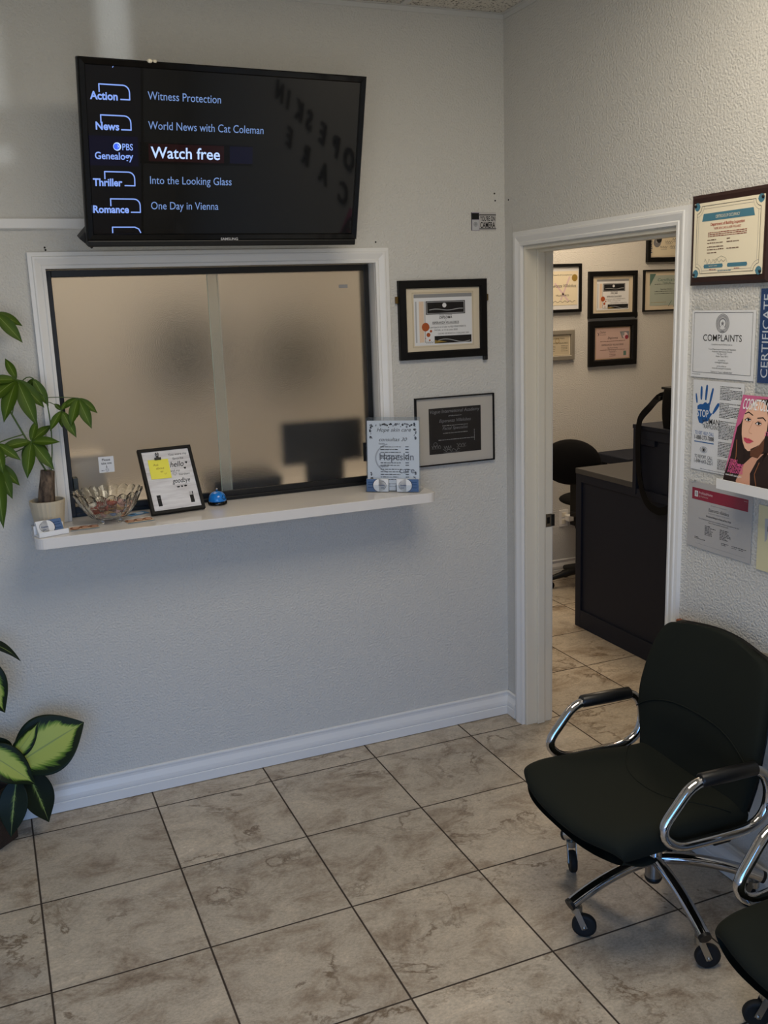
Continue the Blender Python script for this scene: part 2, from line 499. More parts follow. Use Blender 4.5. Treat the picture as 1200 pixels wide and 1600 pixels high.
def tag(o, label, cat, group=None):
    o['label'] = label; o['category'] = cat
    if group: o['group'] = group
    return o


def struct(o):
    o['kind'] = 'structure'
    return o


def thing(name, label, cat, loc=(0, 0, 0), rot=(0, 0, 0), group=None):
    o = bpy.data.objects.new(name, None)
    COL.objects.link(o)
    o.location = loc; o.rotation_euler = rot; o.empty_display_size = 0.1
    return tag(o, label, cat, group)


def copy_tree(o, parent=None):
    c = o.copy(); COL.objects.link(c)
    if parent: c.parent = parent
    for ch in list(o.children): copy_tree(ch, c)
    return c


# ---------------------------------------------------------------- flat printed things
_txt_cache = {}


def text_mesh(s, bold=0.0, shear=0.0):
    key = (s, bold, shear)
    if key in _txt_cache: return _txt_cache[key]
    cu = bpy.data.curves.new('lettering', 'FONT')
    cu.body = s; cu.offset = bold; cu.shear = shear; cu.resolution_u = 3; cu.fill_mode = 'FRONT'
    ob = bpy.data.objects.new('lettering', cu)
    COL.objects.link(ob)
    bpy.context.view_layer.update()
    dg = bpy.context.evaluated_depsgraph_get()
    ev = ob.evaluated_get(dg)
    me = ev.to_mesh()
    vs = [(v.co.x, v.co.y) for v in me.vertices]
    fs = [tuple(p.vertices) for p in me.polygons]
    ev.to_mesh_clear()
    bpy.data.objects.remove(ob); bpy.data.curves.remove(cu)
    _txt_cache[key] = (vs, fs)
    return vs, fs


_capH = None


def cap_h():
    global _capH
    if _capH is None:
        vs, _ = text_mesh('H'); _capH = max(v[1] for v in vs)
    return _capH


class Sheet:
    """a printed sheet: thin slab plus inks, all in one mesh, local x right, z up, facing -y"""

    def __init__(s):
        s.mb = MB(); s.mats = []

    def mi(s, m):
        if m not in s.mats: s.mats.append(m)
        return s.mats.index(m)

    def slab(s, x0, z0, x1, z1, m, t=0.0008, back=0.0):
        s.mb.box((x0, back - t, z0), (x1, back, z1), s.mi(m)); s.base = back - t
        return s

    def poly(s, pts, m, k=1):
        y = s.base - k * 0.0003
        s.mb.add([(p[0], y, p[1]) for p in pts], [tuple(range(len(pts)))], s.mi(m)); return s

    def rect(s, x0, z0, x1, z1, m, k=1):
        return s.poly([(x0, z0), (x1, z0), (x1, z1), (x0, z1)], m, k)

    def outline(s, x0, z0, x1, z1, w, m, k=1):
        for a in ((x0, z0, x1, z0 + w), (x0, z1 - w, x1, z1), (x0, z0 + w, x0 + w, z1 - w), (x1 - w, z0 + w, x1, z1 - w)): s.rect(*a, m, k)
        return s

    def disc(s, cx, cz, r, m, k=1, n=24, ry=None):
        return s.poly([(cx + r * math.cos(2 * PI * i / n), cz + (ry or r) * math.sin(2 * PI * i / n)) for i in range(n)], m, k)

    def ring(s, cx, cz, r, w, m, k=1, n=28, a0=0, a1=2 * PI, ry=None):
        q = (ry or r) / r
        for i in range(n):
            a, b = a0 + (a1 - a0) * i / n, a0 + (a1 - a0) * (i + 1) / n
            s.poly([(cx + rr * math.cos(t), cz + rr * q * math.sin(t)) for rr, t in ((r - w, a), (r, a), (r, b), (r - w, b))], m, k)
        return s

    def line(s, pts, w, m, k=1):
        for (a, b) in zip(pts[:-1], pts[1:]):
            a, b = Vector(a), Vector(b); d = (b - a)
            if d.length < 1e-7: continue
            d.normalize(); q = Vector((-d.y, d.x)) * w / 2; e2 = d * w * 0.3
            s.poly([a - q - e2, b - q + e2, b + q + e2, a + q - e2], m, k)
        return s

    def text(s, t, x, z, h, m='ink', align='C', w=None, bold=0.0, shear=0.0, k=1, rot=0.0, wave=0.0):
        vs, fs = text_mesh(t, bold, shear)
        if not vs: return s
        x0 = min(v[0] for v in vs); x1 = max(v[0] for v in vs)
        sy = h / cap_h(); sx = (w / (x1 - x0)) if w else sy
        W = (x1 - x0) * sx
        ox = {'L': 0, 'C': -W / 2, 'R': -W}[align]
        c, sn = math.cos(rot), math.sin(rot)
        y = s.base - k * 0.0003
        out = []
        for v in vs:
            a, b = (v[0] - x0) * sx + ox, v[1] * sy
            out.append((x + a * c - b * sn, y, z + a * sn + b * c))
        s.mb.add(out, fs, s.mi(m)); return s

    def micro(s, x0, x1, z, h, m='ink', k=1, fill=1.0, align='L'):
        """a line of print too small to read in the photo: word-length strokes"""
        L = (x1 - x0) * fill
        x = x0 if align == 'L' else (x0 + x1 - L) / 2
        end = x + L
        while x < end - h * 0.5:
            wl_ = min(random.uniform(1.2, 4.2) * h, end - x)
            s.rect(x, z, x + wl_, z + h * random.uniform(0.5, 0.75), m, k); x += wl_ + h * 0.55
        return s

    def build(s, name, parent, loc=(0, 0, 0), rot=None):
        return s.mb.build(name, s.mats, parent, loc=loc, rot=rot, fix=False)


BACK = (0, 0, 0)
RIGHT = (0, 0, -PI / 2)


def picture(label, cat, loc, rot, w, h, bw, depth, frame_mat, mat_mat, doc, docw, doch, docz=0.0, docx=0.0, group=None, name='picture_frame', lip=0.4, fillet=None, extra=None):
    """framed document hung on a wall: frame, mat board, document, glass; origin at its centre on the wall"""
    t = thing(name, label, cat, loc, rot, group)
    f = MB()
    pts = [(-w / 2 + bw, -h / 2 + bw), (-w / 2 + bw, h / 2 - bw), (w / 2 - bw, h / 2 - bw), (w / 2 - bw, -h / 2 + bw)]
    f.sweep([(p[0], p[1]) for p in pts], [(0, 0.001), (0, depth * 0.75), (-0.0 + bw * 0.15, depth), (bw * 0.9, depth * 0.95), (bw, depth * 0.8), (bw, 0.001)], closed=True)
    # the sweep runs clockwise, so outward offsets point away from the centre
    fr = f.build('frame', frame_mat, t)
    b = MB(); b.box((-w / 2 + bw * 0.6, -depth * lip, -h / 2 + bw * 0.6), (w / 2 - bw * 0.6, -0.001, h / 2 - bw * 0.6))
    b.build('mat_board', mat_mat, t)
    if fillet:
        g = MB()
        q = [(-docw / 2 - .004 + docx, -doch / 2 - .004 + docz), (-docw / 2 - .004 + docx, doch / 2 + .004 + docz), (docw / 2 + .004 + docx, doch / 2 + .004 + docz), (docw / 2 + .004 + docx, -doch / 2 - .004 + docz)]
        g.sweep(q, [(0, depth * lip), (0, depth * lip + .0015), (.003, depth * lip + .0015), (.003, depth * lip)], closed=True)
        g.build('fillet', fillet, t)
    doc.build('document', t, loc=(docx, -depth * lip - 0.0006, docz))
    gl = MB(); yy = -depth * 0.72
    gl.add([(-w / 2 + bw * .8, yy, -h / 2 + bw * .8), (w / 2 - bw * .8, yy, -h / 2 + bw * .8), (w / 2 - bw * .8, yy, h / 2 - bw * .8), (-w / 2 + bw * .8, yy, h / 2 - bw * .8)], [(0, 1, 2, 3)])
    gl.build('glass', m_pane, t, fix=False)
    if extra: extra(t)
    return t


# ================================================================ SETTING
CEIL = 2.985
WB0, WB1, WZ0, WZ1 = -1.834, -0.594, 1.10, 2.036      # reception window opening in wall_back
DY0, DY1, DZ = -1.092, -0.150, 2.082                  # doorway in wall_right

fl = MB(); fl.box((-4.2, -4.8, -0.05), (3.6, 1.95, 0.0)); struct(fl.build('floor', m_floor))
cl = MB(); cl.box((-4.2, -4.8, CEIL), (3.6, 1.95, CEIL + 0.05)); struct(cl.build('ceiling', m_ceil))
# painted-over holes left in the drywall are part of the wall
m_hole = mat('old_nail_hole', (40, 36, 32), 0.9)
wb = MB()
wb.box((-4.2, 0, 0), (WB0, 0.12, CEIL)).box((WB1, 0, 0), (0.0, 0.12, CEIL))
wb.box((WB0, 0, 0), (WB1, 0.12, WZ0)).box((WB0, 0, WZ1), (WB1, 0.12, CEIL))
for x, z in ((-0.048, 2.303), (-0.045, 2.275), (-1.828, 2.108), (-1.826, 2.100), (-0.585, 2.115)):
    wb.lathe([(0.0035, 0), (0.0035, 0.0012), (0.0, 0.0013)], 8, (x, -0.0012, z), 1, axis='y')
struct(wb.build('wall_back', [m_wall, m_hole]))
wr = MB()
wr.box((0, -4.8, 0), (0.13, DY0, CEIL)).box((0, DY1, 0), (0.13, 0.12, CEIL)).box((0, DY0, DZ), (0.13, DY1, CEIL))
wr.lathe([(0.0035, 0), (0.0035, 0.0012), (0.0, 0.0013)], 8, (-0.0012, -0.032, 2.275), 1, axis='x')
struct(wr.build('wall_right', [m_wall, m_hole]))
wl_ = MB(); wl_.box((-4.2, -4.8, 0), (-4.1, 0, CEIL)); struct(wl_.build('wall_left', m_wall))
# storefront: two tall glazed openings with a mullion, low bulkhead and header
wf = MB()
wf.box((-4.1, -4.8, 0), (-4.02, -4.68, CEIL)).box((-1.48, -4.8, 0), (0.0, -4.68, CEIL))
wf.box((-4.02, -4.8, 0), (-1.48, -4.68, 0.15)).box((-4.02, -4.8, 2.5), (-1.48, -4.68, CEIL))
struct(wf.build('wall_front', m_wall))
sf = MB()
for x in (-4.02, -3.20, -2.38, -1.54): sf.box((x, -4.78, 0.15), (x + 0.06, -4.70, 2.5))
sf.box((-4.02, -4.78, 2.10), (-1.48, -4.70, 2.16))
struct(sf.build('window_2', m_black_metal))
wo = MB(); wo.box((-2.9, 1.8, 0), (3.6, 1.95, CEIL)); struct(wo.build('wall_office', m_wall))
wo = MB(); wo.box((-3.0, 0.12, 0), (-2.9, 1.8, CEIL)); struct(wo.build('wall_reception', m_wall))
wo = MB(); wo.box((3.4, -2.4, 0), (3.5, 1.8, CEIL)); struct(wo.build('wall_side', m_wall))
wo = MB(); wo.box((0.13, -2.5, 0), (3.5, -2.4, CEIL)); struct(wo.build('wall_rear', m_wall))

# ceiling angle along the walls
ga = MB(); ga.box((-4.1, -0.020, CEIL - 0.003), (-0.002, -0.001, CEIL - 0.001)).box((-4.1, -0.004, CEIL - 0.020), (-0.002, -0.001, CEIL - 0.003))
ga.box((-0.020, -4.6, CEIL - 0.003), (-0.001, -0.022, CEIL - 0.001)).box((-0.004, -4.6, CEIL - 0.020), (-0.001, -0.004, CEIL - 0.003))
struct(ga.build('trim_1', m_grid))
gt = MB()
for y in (-0.60, -1.21, -1.82, -2.43): gt.box((-4.1, y - 0.012, CEIL - 0.005), (-0.03, y + 0.012, CEIL - 0.001))
for x in (-0.45, -1.67, -2.89): gt.box((x - 0.012, -4.6, CEIL - 0.006), (x + 0.012, -0.03, CEIL - 0.001))
struct(gt.build('trim_2', m_grid))

# baseboards (profile: height z, depth)
BP = [(0.003, 0.0), (0.003, 0.016), (0.040, 0.016), (0.043, 0.012), (0.047, 0.015), (0.056, 0.0155), (0.066, 0.0145), (0.078, 0.010), (0.088, 0.0065), (0.097, 0.007), (0.104, 0.0095), (0.109, 0.009), (0.112, 0.004), (0.112, 0.0)]


def baseboard(name, a, b, flip):
    """a, b in plan; profile rises along z"""
    d = (Vector(b) - Vector(a)).normalized(); nrm = Vector((d.y, -d.x)) * (1 if flip else -1)
    mb = MB(); K = len(BP); vs = []
    for p in (a, b):
        for (z, o) in BP: vs.append((p[0] + nrm.x * o, p[1] + nrm.y * o, z))
    fs = [(k, (k + 1) % K, K + (k + 1) % K, K + k) for k in range(K)] + [tuple(range(K)), tuple(reversed(range(K, 2 * K)))]
    mb.add(vs, fs)
    return struct(mb.build(name, m_trim))


baseboard('baseboard_back', (-4.1, -0.001), (-0.001, -0.001), True)
baseboard('baseboard_right', (-0.001, -1.150), (-0.001, -4.6), True)
baseboard('baseboard_corner', (-0.001, -0.001), (-0.001, -0.084), True)
baseboard('baseboard_office', (0.2, 1.799), (3.3, 1.799), True)

# reception window: casing, black sliding frame, two frosted panes, latch and pull
win = bpy.data.objects.new('window_1', None); COL.objects.link(win); win.location = (-1.214, 0, 1.137); struct(win)
wx0, wx1, wz1 = WB0 + 1.214, WB1 + 1.214, WZ1 - 1.137
CAS = [(0.0, 0.0), (0.0, 0.013), (0.010, 0.015), (0.014, 0.012), (0.034, 0.019), (0.040, 0.019), (0.043, 0.016), (0.056, 0.015), (0.057, 0.0)]
c = MB(); c.sweep([(wx0, 0.0), (wx0, wz1), (wx1, wz1), (wx1, 0.0)], CAS)
c.build('casing', m_trim, win)
jb = MB(); jb.box((wx0 - 0.001, 0.0, 0.0), (wx0 + 0.001, 0.12, wz1)).box((wx1 - 0.001, 0, 0), (wx1 + 0.001, 0.12, wz1))
jb.build('jamb_liner', m_trim, win)
FY = 0.052
fx0, fx1, fz0, fz1 = wx0 + 0.002, wx1 - 0.006, 0.0, wz1 - 0.003
f = MB()
f.box((fx0, FY, fz0), (fx0 + 0.019, FY + 0.05, fz1)).box((fx1 - 0.021, FY, fz0), (fx1, FY + 0.05, fz1))
f.box((fx0 + .019, FY, fz1 - 0.024), (fx1 - .021, FY + 0.05, fz1)).box((fx0 + .019, FY, fz0), (fx1 - .021, FY + 0.05, fz0 + 0.014))
f.build('window_frame', m_black_metal, win, bevel=0.0015)
f = MB(); f.box((fx0 + .019, FY + 0.004, 0.014), (fx1 - .021, FY + 0.020, 0.036)); f.build('sliding_track', m_black_metal, win, bevel=0.001)
xm = -1.232 + 1.214
p = MB(); p.box((xm - 0.021, FY + 0.012, 0.030), (fx1 - 0.019, FY + 0.016, fz1 - 0.02)); p.build('frosted_pane', m_frost, win)
p = MB(); p.box((fx0 + 0.017, FY + 0.030, 0.020), (xm + 0.021, FY + 0.034, fz1 - 0.02)); p.build('frosted_pane', m_frost, win)
p = MB(); p.box((xm - 0.0225, FY + 0.0115, 0.030), (xm - 0.021, FY + 0.0165, fz1 - 0.02)); p.box((xm + 0.021, FY + 0.0295, 0.030), (xm + 0.0225, FY + 0.0345, fz1 - 0.02))
p.build('pane_edge', m_edgeglass, win)
p = MB(); p.box((xm - 0.021, FY + 0.0105, 0.037), (xm + 0.0225, FY + 0.0112, fz1 - 0.024)); p.build('overlap_veil', m_overlap_veil, win)  # added veil over the pane overlap, makes the strip lighter and greener
l_ = MB(); l_.box((-0.652 + 1.214, FY - 0.006, 0.100), (-0.634 + 1.214, FY + 0.004, 0.178)); l_.build('latch', m_black_plastic, win, bevel=0.001)
l_ = MB(); l_.box((-1.812 + 1.214, FY - 0.008, 0.052), (-1.795 + 1.214, FY + 0.030, 0.148)); l_.build('pull_handle', mat('dark_grey_pull', (52, 56, 54), 0.4), win, bevel=0.002)

# doorway: casing, jambs, stops, strike plate
dr = bpy.data.objects.new('door_1', None); COL.objects.link(dr); dr.location = (0, (DY0 + DY1) / 2, 0); dr.rotation_euler = RIGHT; struct(dr)
hw = (DY1 - DY0) / 2
c = MB(); c.sweep([(-hw - 0.004, 0.0), (-hw - 0.004, DZ + 0.004), (hw + 0.004, DZ + 0.004), (hw + 0.004, 0.0)], CAS)
c.build('casing', m_trim, dr)
c = MB(); c.sweep([(-hw - 0.004, 0.0), (-hw - 0.004, DZ + 0.004), (hw + 0.004, DZ + 0.004), (hw + 0.004, 0.0)], [(a, -b - 0.130) for a, b in CAS])
c.build('office_casing', m_trim, dr)
j = MB()
j.box((-hw, 0.0, 0.001), (-hw + 0.012, 0.13, DZ)).box((hw - 0.012, 0.0, 0.001), (hw, 0.13, DZ)).box((-hw + .012, 0.0, DZ - 0.012), (hw - .012, 0.13, DZ))
j.build('jamb', m_jamb, dr, bevel=0.0015)
j = MB()
j.box((-hw + 0.012, 0.052, 0.001), (-hw + 0.024, 0.088, DZ - .012)).box((hw - 0.024, 0.052, 0.001), (hw - 0.012, 0.088, DZ - .012)).box((-hw + 0.024, 0.052, DZ - 0.024), (hw - 0.024, 0.088, DZ - 0.012))
j.build('door_stop', m_jamb, dr, bevel=0.003)
s_ = MB(); s_.box((-hw + 0.0115, 0.098, 0.905), (-hw + 0.0135, 0.126, 0.963)); s_.box((-hw + 0.0125, 0.104, 0.920), (-hw + 0.0140, 0.118, 0.948), 1)
s_.box((-hw + 0.0115, 0.126, 0.908), (-hw + 0.018, 0.140, 0.960), 1)
s_.build('strike_plate', [m_steel, m_black_plastic], dr)

# remains of the old chair rail on the right wall
ch = MB(); ch.box((-0.020, -1.262, 0.770), (-0.001, -1.160, 0.806))
struct(ch.build('trim_3', m_wood, bevel=0.004))
ch = MB()
xs = [-1.262 - 0.025 * i for i in range(0, 40)]
top = [0.812 + random.uniform(-0.006, 0.008) for _ in xs]
for (a, b, t0, t1) in zip(xs[:-1], xs[1:], top[:-1], top[1:]):
    ch.add([(-0.0025, a, 0.77), (-0.0025, b, 0.77), (-0.0025, b, t1), (-0.0025, a, t0), (-0.0005, a, 0.77), (-0.0005, b, 0.77), (-0.0005, b, t1), (-0.0005, a, t0)],
           [(0, 1, 2, 3), (3, 2, 6, 7), (0, 4, 5, 1)])
struct(ch.build('trim_4', m_tan))

# ================================================================ OBJECTS
# ---- television on its tilting wall mount
tv = thing('television', 'wide flat screen television tilted down above the reception window showing a blue menu', 'television',
           (-1.2264, -0.2924, 2.369), (0.2619, 0, 0.0466))
W2, H2 = 0.485, 0.2855
b = MB()
b.sweep([(-0.459, -0.243), (-0.459, 0.263), (0.463, 0.263), (0.463, -0.243)], [(0, -0.012), (0, 0.0), (0.003, 0.004), (0.018, 0.006), (0.0215, 0.002), (0.0215, -0.022)], closed=True)
bz = b.build('bezel', m_black_gloss, tv)
b = MB(); b.box((-W2 + .002, 0.004, -H2 + .002), (W2 - .002, 0.030, H2 - .002)); b.box((-0.40, 0.030, -0.24), (0.40, 0.065, 0.20))
b.box((-W2 + 0.004, -0.004, -H2), (W2 - .004, 0.02, -0.264))
b.build('back_housing', m_black_plastic, tv, bevel=0.004)
S = Sheet(); S.base = 0.0
S.slab(-0.461, -0.246, 0.465, 0.266, 'ui_dark', 0.002, 0.004)
S.poly([(-0.461, 0.265), (-0.290, 0.265), (-0.303, -0.246), (-0.461, -0.246)], 'ui_column', 1)
S.poly([(-0.290, 0.265), (-0.282, 0.265), (-0.297, -0.246), (-0.303, -0.246)], 'ui_line', 2)
S.rect(-0.461, -0.03, -0.306, 0.06, 'ui_navy', 2)
S.rect(-0.300, -0.02, 0.08, 0.045, 'ui_line', 1)
S.rect(-0.272, -0.012, -0.02, 0.042, 'ui_red', 2); S.rect(0.0, -0.012, 0.08, 0.042, 'ui_navy', 2)


def hook(x0, x1, zt, zb, xt):
    R_ = 0.02; w = 0.0038
    S.line([(x0, zt - 0.022), (x0, zt), (x1 - R_, zt)] + [(x1 - R_ + R_ * math.sin(a), zt - R_ + R_ * math.cos(a)) for a in (0.3, 0.6, 0.9, 1.2, PI / 2)] + [(x1, zb), (xt, zb)], w, 'ui_bold', 3)


hook(-0.420, -0.327, 0.210, 0.169, -0.355); hook(-0.419, -0.326, 0.121, 0.080, -0.356)
hook(-0.415, -0.320, -0.048, -0.090, -0.352); hook(-0.400, -0.305, -0.132, -0.174, -0.335)
S.line([(-0.398, -0.240), (-0.398, -0.222), (-0.325, -0.222), (-0.312, -0.228), (-0.306, -0.240)], 0.0038, 'ui_bold', 3)
S.text('Action', -0.449, 0.166, 0.022, 'ui_bold', 'L', w=0.085, bold=0.03, k=3)
S.text('News', -0.436, 0.078, 0.022, 'ui_bold', 'L', w=0.073, bold=0.03, k=3)
S.disc(-0.372, 0.029, 0.0125, 'ui_white', 3); S.disc(-0.3735, 0.029, 0.0095, 'ui_disc', 4); S.poly([(-0.372, 0.036), (-0.366, 0.030), (-0.372, 0.022), (-0.369, 0.029)], 'ui_white', 5)
S.text('PBS', -0.356, 0.019, 0.019, 'ui_bold', 'L', w=0.034, bold=0.015, k=3)
S.text('Genealogy', -0.443, -0.010, 0.021, 'ui_bold', 'L', w=0.121, bold=0.018, k=3)
S.text('Thriller', -0.453, -0.092, 0.022, 'ui_bold', 'L', w=0.093, bold=0.03, k=3)
S.text('Romance', -0.457, -0.176, 0.022, 'ui_bold', 'L', w=0.115, bold=0.03, k=3)
S.text('Witness Protection', -0.270, 0.173, 0.024, 'ui_thin', 'L', w=0.239, k=3)
S.text('World News with Cat Coleman', -0.271, 0.085, 0.024, 'ui_thin', 'L', w=0.388, k=3)
S.text('Watch free', -0.265, -0.002, 0.034, 'ui_white', 'L', w=0.231, bold=0.012, k=3)
S.text('Into the Looking Glass', -0.270, -0.083, 0.024, 'ui_thin', 'L', w=0.277, k=3)
S.text('One Day in Vienna', -0.269, -0.164, 0.024, 'ui_thin', 'L', w=0.230, k=3)
S.text('y', -0.374, 0.262, 0.010, 'ui_bold', 'C', bold=0.02, k=3)
for xx in (-0.268, -0.19, -0.115): S.rect(xx, -0.245, xx + 0.012, -0.2435, 'ui_thin', 3)
S.build('screen', tv)
S = Sheet(); S.base = -0.0075
S.text('SAMSUNG', -0.002, -0.2645, 0.0085, 'lightgrey', 'C', w=0.062, bold=0.02, k=0)
bl = S.build('brand_lettering', bz); bl['label'] = 'small silver lettering'
b = MB()
for x, r in ((-0.262, 0.0095), (-0.246, 0.007)): b.lathe([(0.0, -r * .7), (r * .7, -r * .5), (r, 0), (r * .7, r * .5), (0, r * .7)], 10, (x, -0.004, 0.2850))
o = b.build('putty_blob', 'cream', tv); o['label'] = 'cream dab on top edge'
b = MB(); Mr = Matrix.Rotation(0.72, 3, 'Y')
b.obox((-0.462, 0.055, -0.258), (0.052, 0.05, 0.062), Mr)
b.build('mount_bracket', m_black_plastic, tv, bevel=0.002)
b = MB(); b.box((-0.05, 0.065, -0.10), (0.05, 0.10, 0.10)); b.box((-0.03, 0.10, -0.09), (0.03, 0.318, -0.03))
b.build('mount_arm', m_black_metal, tv, bevel=0.003)

# ---- cable raceway
r_ = MB(); r_.sweep([(-2.8, 2.1685), (-1.30, 2.1685)], [(0, 0), (0, 0.010), (0.004, 0.017), (0.034, 0.017), (0.037, 0.012), (0.037, 0)], y0=-0.001)
o = r_.build('cable_raceway', m_trim); tag(o, 'white cable raceway running along the wall to the television', 'cable cover')

# ---- service shelf under the window
SZ = 1.137
sh = MB()
x0, x1, yf, R_ = -1.978, -0.462, -0.252, 0.035
plan = [(x0, -0.001)]
plan += [(x0 + R_ - R_ * math.cos(a), yf + R_ - R_ * math.sin(a)) for a in [PI / 2 * i / 6 for i in range(7)]]
plan += [(x1 - R_ + R_ * math.sin(a), yf + R_ - R_ * math.cos(a)) for a in [PI / 2 * i / 6 for i in range(7)]]
plan += [(x1, -0.001), (WB1 - 0.003, -0.001), (WB1 - 0.003, 0.119), (WB0 + 0.003, 0.119), (WB0 + 0.003, -0.001)]
n = len(plan)
sh.add([(p[0], p[1], SZ - 0.040) for p in plan] + [(p[0], p[1], SZ - 0.001) for p in plan],
       [tuple(reversed(range(n))), tuple(range(n, 2 * n))] + [(i, (i + 1) % n, n + (i + 1) % n, n + i) for i in range(n)])
o = sh.build('counter_shelf', m_lam, bevel=0.0015); tag(o, 'long white laminate shelf with rounded corners under the frosted window', 'shelf')

# ---- money tree in a ribbed pot
mt = thing('potted_money_tree', 'small money tree with hand-shaped leaves in beige ribbed pot on the shelf end', 'plant', (-1.918, -0.105, SZ))


def W(x, y, z): return Vector((x + 1.918, y + 0.105, z - SZ))


pt = MB()
pt.lathe([(0.044, 0.0), (0.046, 0.003), (0.0585, 0.098), (0.0585, 0.106), (0.0545, 0.106), (0.052, 0.090), (0.0, 0.090)], 48, smooth=False,
         rfun=lambda a, r, z: 1 + 0.035 * abs(math.cos(a * 11)) if r > 0.04 else 1)
m_ribbed = mat('ribbed_beige_ceramic', (198, 184, 158), 0.5)
pt.build('pot', m_ribbed, mt)
so = MB(); so.lathe([(0.052, 0.091), (0.03, 0.096), (0.0, 0.098)], 24); so.build('soil', m_soil, mt)
tr = MB()
tr.tube([W(-1.920, -0.105, 1.232), W(-1.916, -0.105, 1.27), W(-1.910, -0.105, 1.31), W(-1.905, -0.105, 1.346)], 0.027, 14, radii=[0.030, 0.028, 0.0255, 0.024])
tr.build('trunk', m_trunk, mt)


def bez(a, b, c, t): return a * (1 - t) ** 2 + b * 2 * t * (1 - t) + c * t * t


def leaf(mb, base, tip, width, droop=0.15, nrm=None, fold=0.25, nu=6, nv=12, m=0, p=0.85, q=0.8, wav=0.0):
    base, tip = Vector(base), Vector(tip)
    d = tip - base; L = d.length
    if nrm is None: nrm = Vector((-0.25, -0.75, 0.6))
    nrm = (nrm - d * (nrm.dot(d) / d.dot(d))).normalized()
    side = d.normalized().cross(nrm)
    midp = (base + tip) / 2 + nrm * L * droop
    ph = random.uniform(0, 6)

    def fn(u, v):
        c = bez(base, midp, tip, v)
        w = width * max(0.0, math.sin(PI * v ** p)) ** q * (1 - 0.6 * v ** 6)
        s = (u - 0.5) * 2
        return c + side * s * w + nrm * (abs(s) * w * fold + wav * w * math.sin(v * 9 + ph) * s)
    mb.grid(fn, nu, nv, m, True, uv=True)


lf = MB(); st = MB()


def cluster(cen, tips, wd=0.019, y0=-0.115):
    c = W(cen[0], y0, cen[1])
    for k, (x, z, dy) in enumerate(tips):
        t = W(x, y0 + dy, z)
        L = (t - c).length
        leaf(lf, c, t, min(0.026, 0.172 * L), 0.10, Vector((-0.2 + 0.3 * (x - cen[0]), -0.8, 0.55)), 0.22, p=0.92)
        st.tube([c, c + (t - c) * 0.12 + Vector((0, -0.003, 0.004))], 0.0016, 6)


cluster((-1.972, 1.669), [(-2.075, 1.668, -.02), (-2.085, 1.585, -.04), (-2.03, 1.53, -.05), (-1.925, 1.508, -.04), (-1.893, 1.566, .0), (-1.940, 1.58, .05), (-2.0, 1.74, .04)])
cluster((-1.918, 1.668), [(-1.878, 1.570, 0), (-1.905, 1.575, .04), (-1.945, 1.60, .05)], y0=-0.10)
cluster((-1.779, 1.592), [(-1.842, 1.552, .02), (-1.815, 1.497, -.03), (-1.746, 1.484, -.03), (-1.718, 1.534, 0), (-1.785, 1.52, .04)])
cluster((-1.838, 1.552), [(-1.800, 1.457, -.03), (-1.885, 1.486, -.02), (-1.812, 1.585, .02), (-1.840, 1.49, .03), (-1.856, 1.575, .04)])
cluster((-1.948, 1.454), [(-1.855, 1.447, -.03), (-1.885, 1.352, -.04), (-1.976, 1.331, -.04), (-2.055, 1.44, -.02), (-1.893, 1.410, .03), (-1.920, 1.525, .03), (-1.872, 1.50, .05), (-1.985, 1.385, .02)])
cluster((-2.016, 1.893), [(-1.940, 1.790, -.02), (-2.03, 1.79, -.02), (-1.932, 1.845, .03), (-2.07, 1.87, 0), (-2.04, 1.93, .03)])
cluster((-2.066, 1.394), [(-2.031, 1.267, -.03), (-2.002, 1.306, 0), (-2.071, 1.172, -.05), (-2.13, 1.30, -.02), (-2.12, 1.42, .02)], y0=-0.13)
cluster((-2.06, 1.46), [(-1.99, 1.40, -.03), (-2.05, 1.36, -.04), (-2.12, 1.50, 0)], y0=-0.15)
lf.build('leaves', m_pachira, mt)['kind'] = 'stuff'


def stem(*pts, r=0.0022):
    P = [W(*p) for p in pts]
    if len(P) == 3: P = [bez(P[0], P[1], P[2], t / 8) for t in range(9)]
    st.tube(P, r, 6)


stem((-1.91, -0.105, 1.345), (-1.95, -0.11, 1.43), (-2.01, -0.115, 1.575), r=0.0035)
stem((-2.01, -0.115, 1.575), (-2.05, -0.12, 1.7), (-2.06, -0.115, 1.91), r=0.003)
stem((-2.06, -0.115, 1.91), (-2.03, -0.115, 1.915), (-2.016, -0.115, 1.893))
stem((-2.01, -0.115, 1.575), (-2.02, -0.115, 1.66), (-1.972, -0.115, 1.669))
stem((-2.0, -0.115, 1.55), (-1.96, -0.10, 1.70), (-1.918, -0.10, 1.668))
stem((-1.893, -0.105, 1.345), (-1.868, -0.10, 1.48), (-1.885, -0.105, 1.60), r=0.0024)
stem((-1.885, -0.105, 1.60), (-1.83, -0.11, 1.60), (-1.779, -0.115, 1.592), r=0.0015)
stem((-1.882, -0.105, 1.585), (-1.86, -0.11, 1.582), (-1.838, -0.115, 1.552), r=0.0015)
stem((-1.972, -0.115, 1.669), (-1.92, -0.11, 1.64), (-1.885, -0.105, 1.60), r=0.0015)
stem((-1.93, -0.11, 1.40), (-1.945, -0.115, 1.44), (-1.948, -0.115, 1.454))
stem((-1.95, -0.11, 1.44), (-2.02, -0.12, 1.42), (-2.066, -0.13, 1.394))
stem((-1.97, -0.11, 1.48), (-2.03, -0.13, 1.47), (-2.06, -0.15, 1.46))
st.build('stems', m_stem, mt)


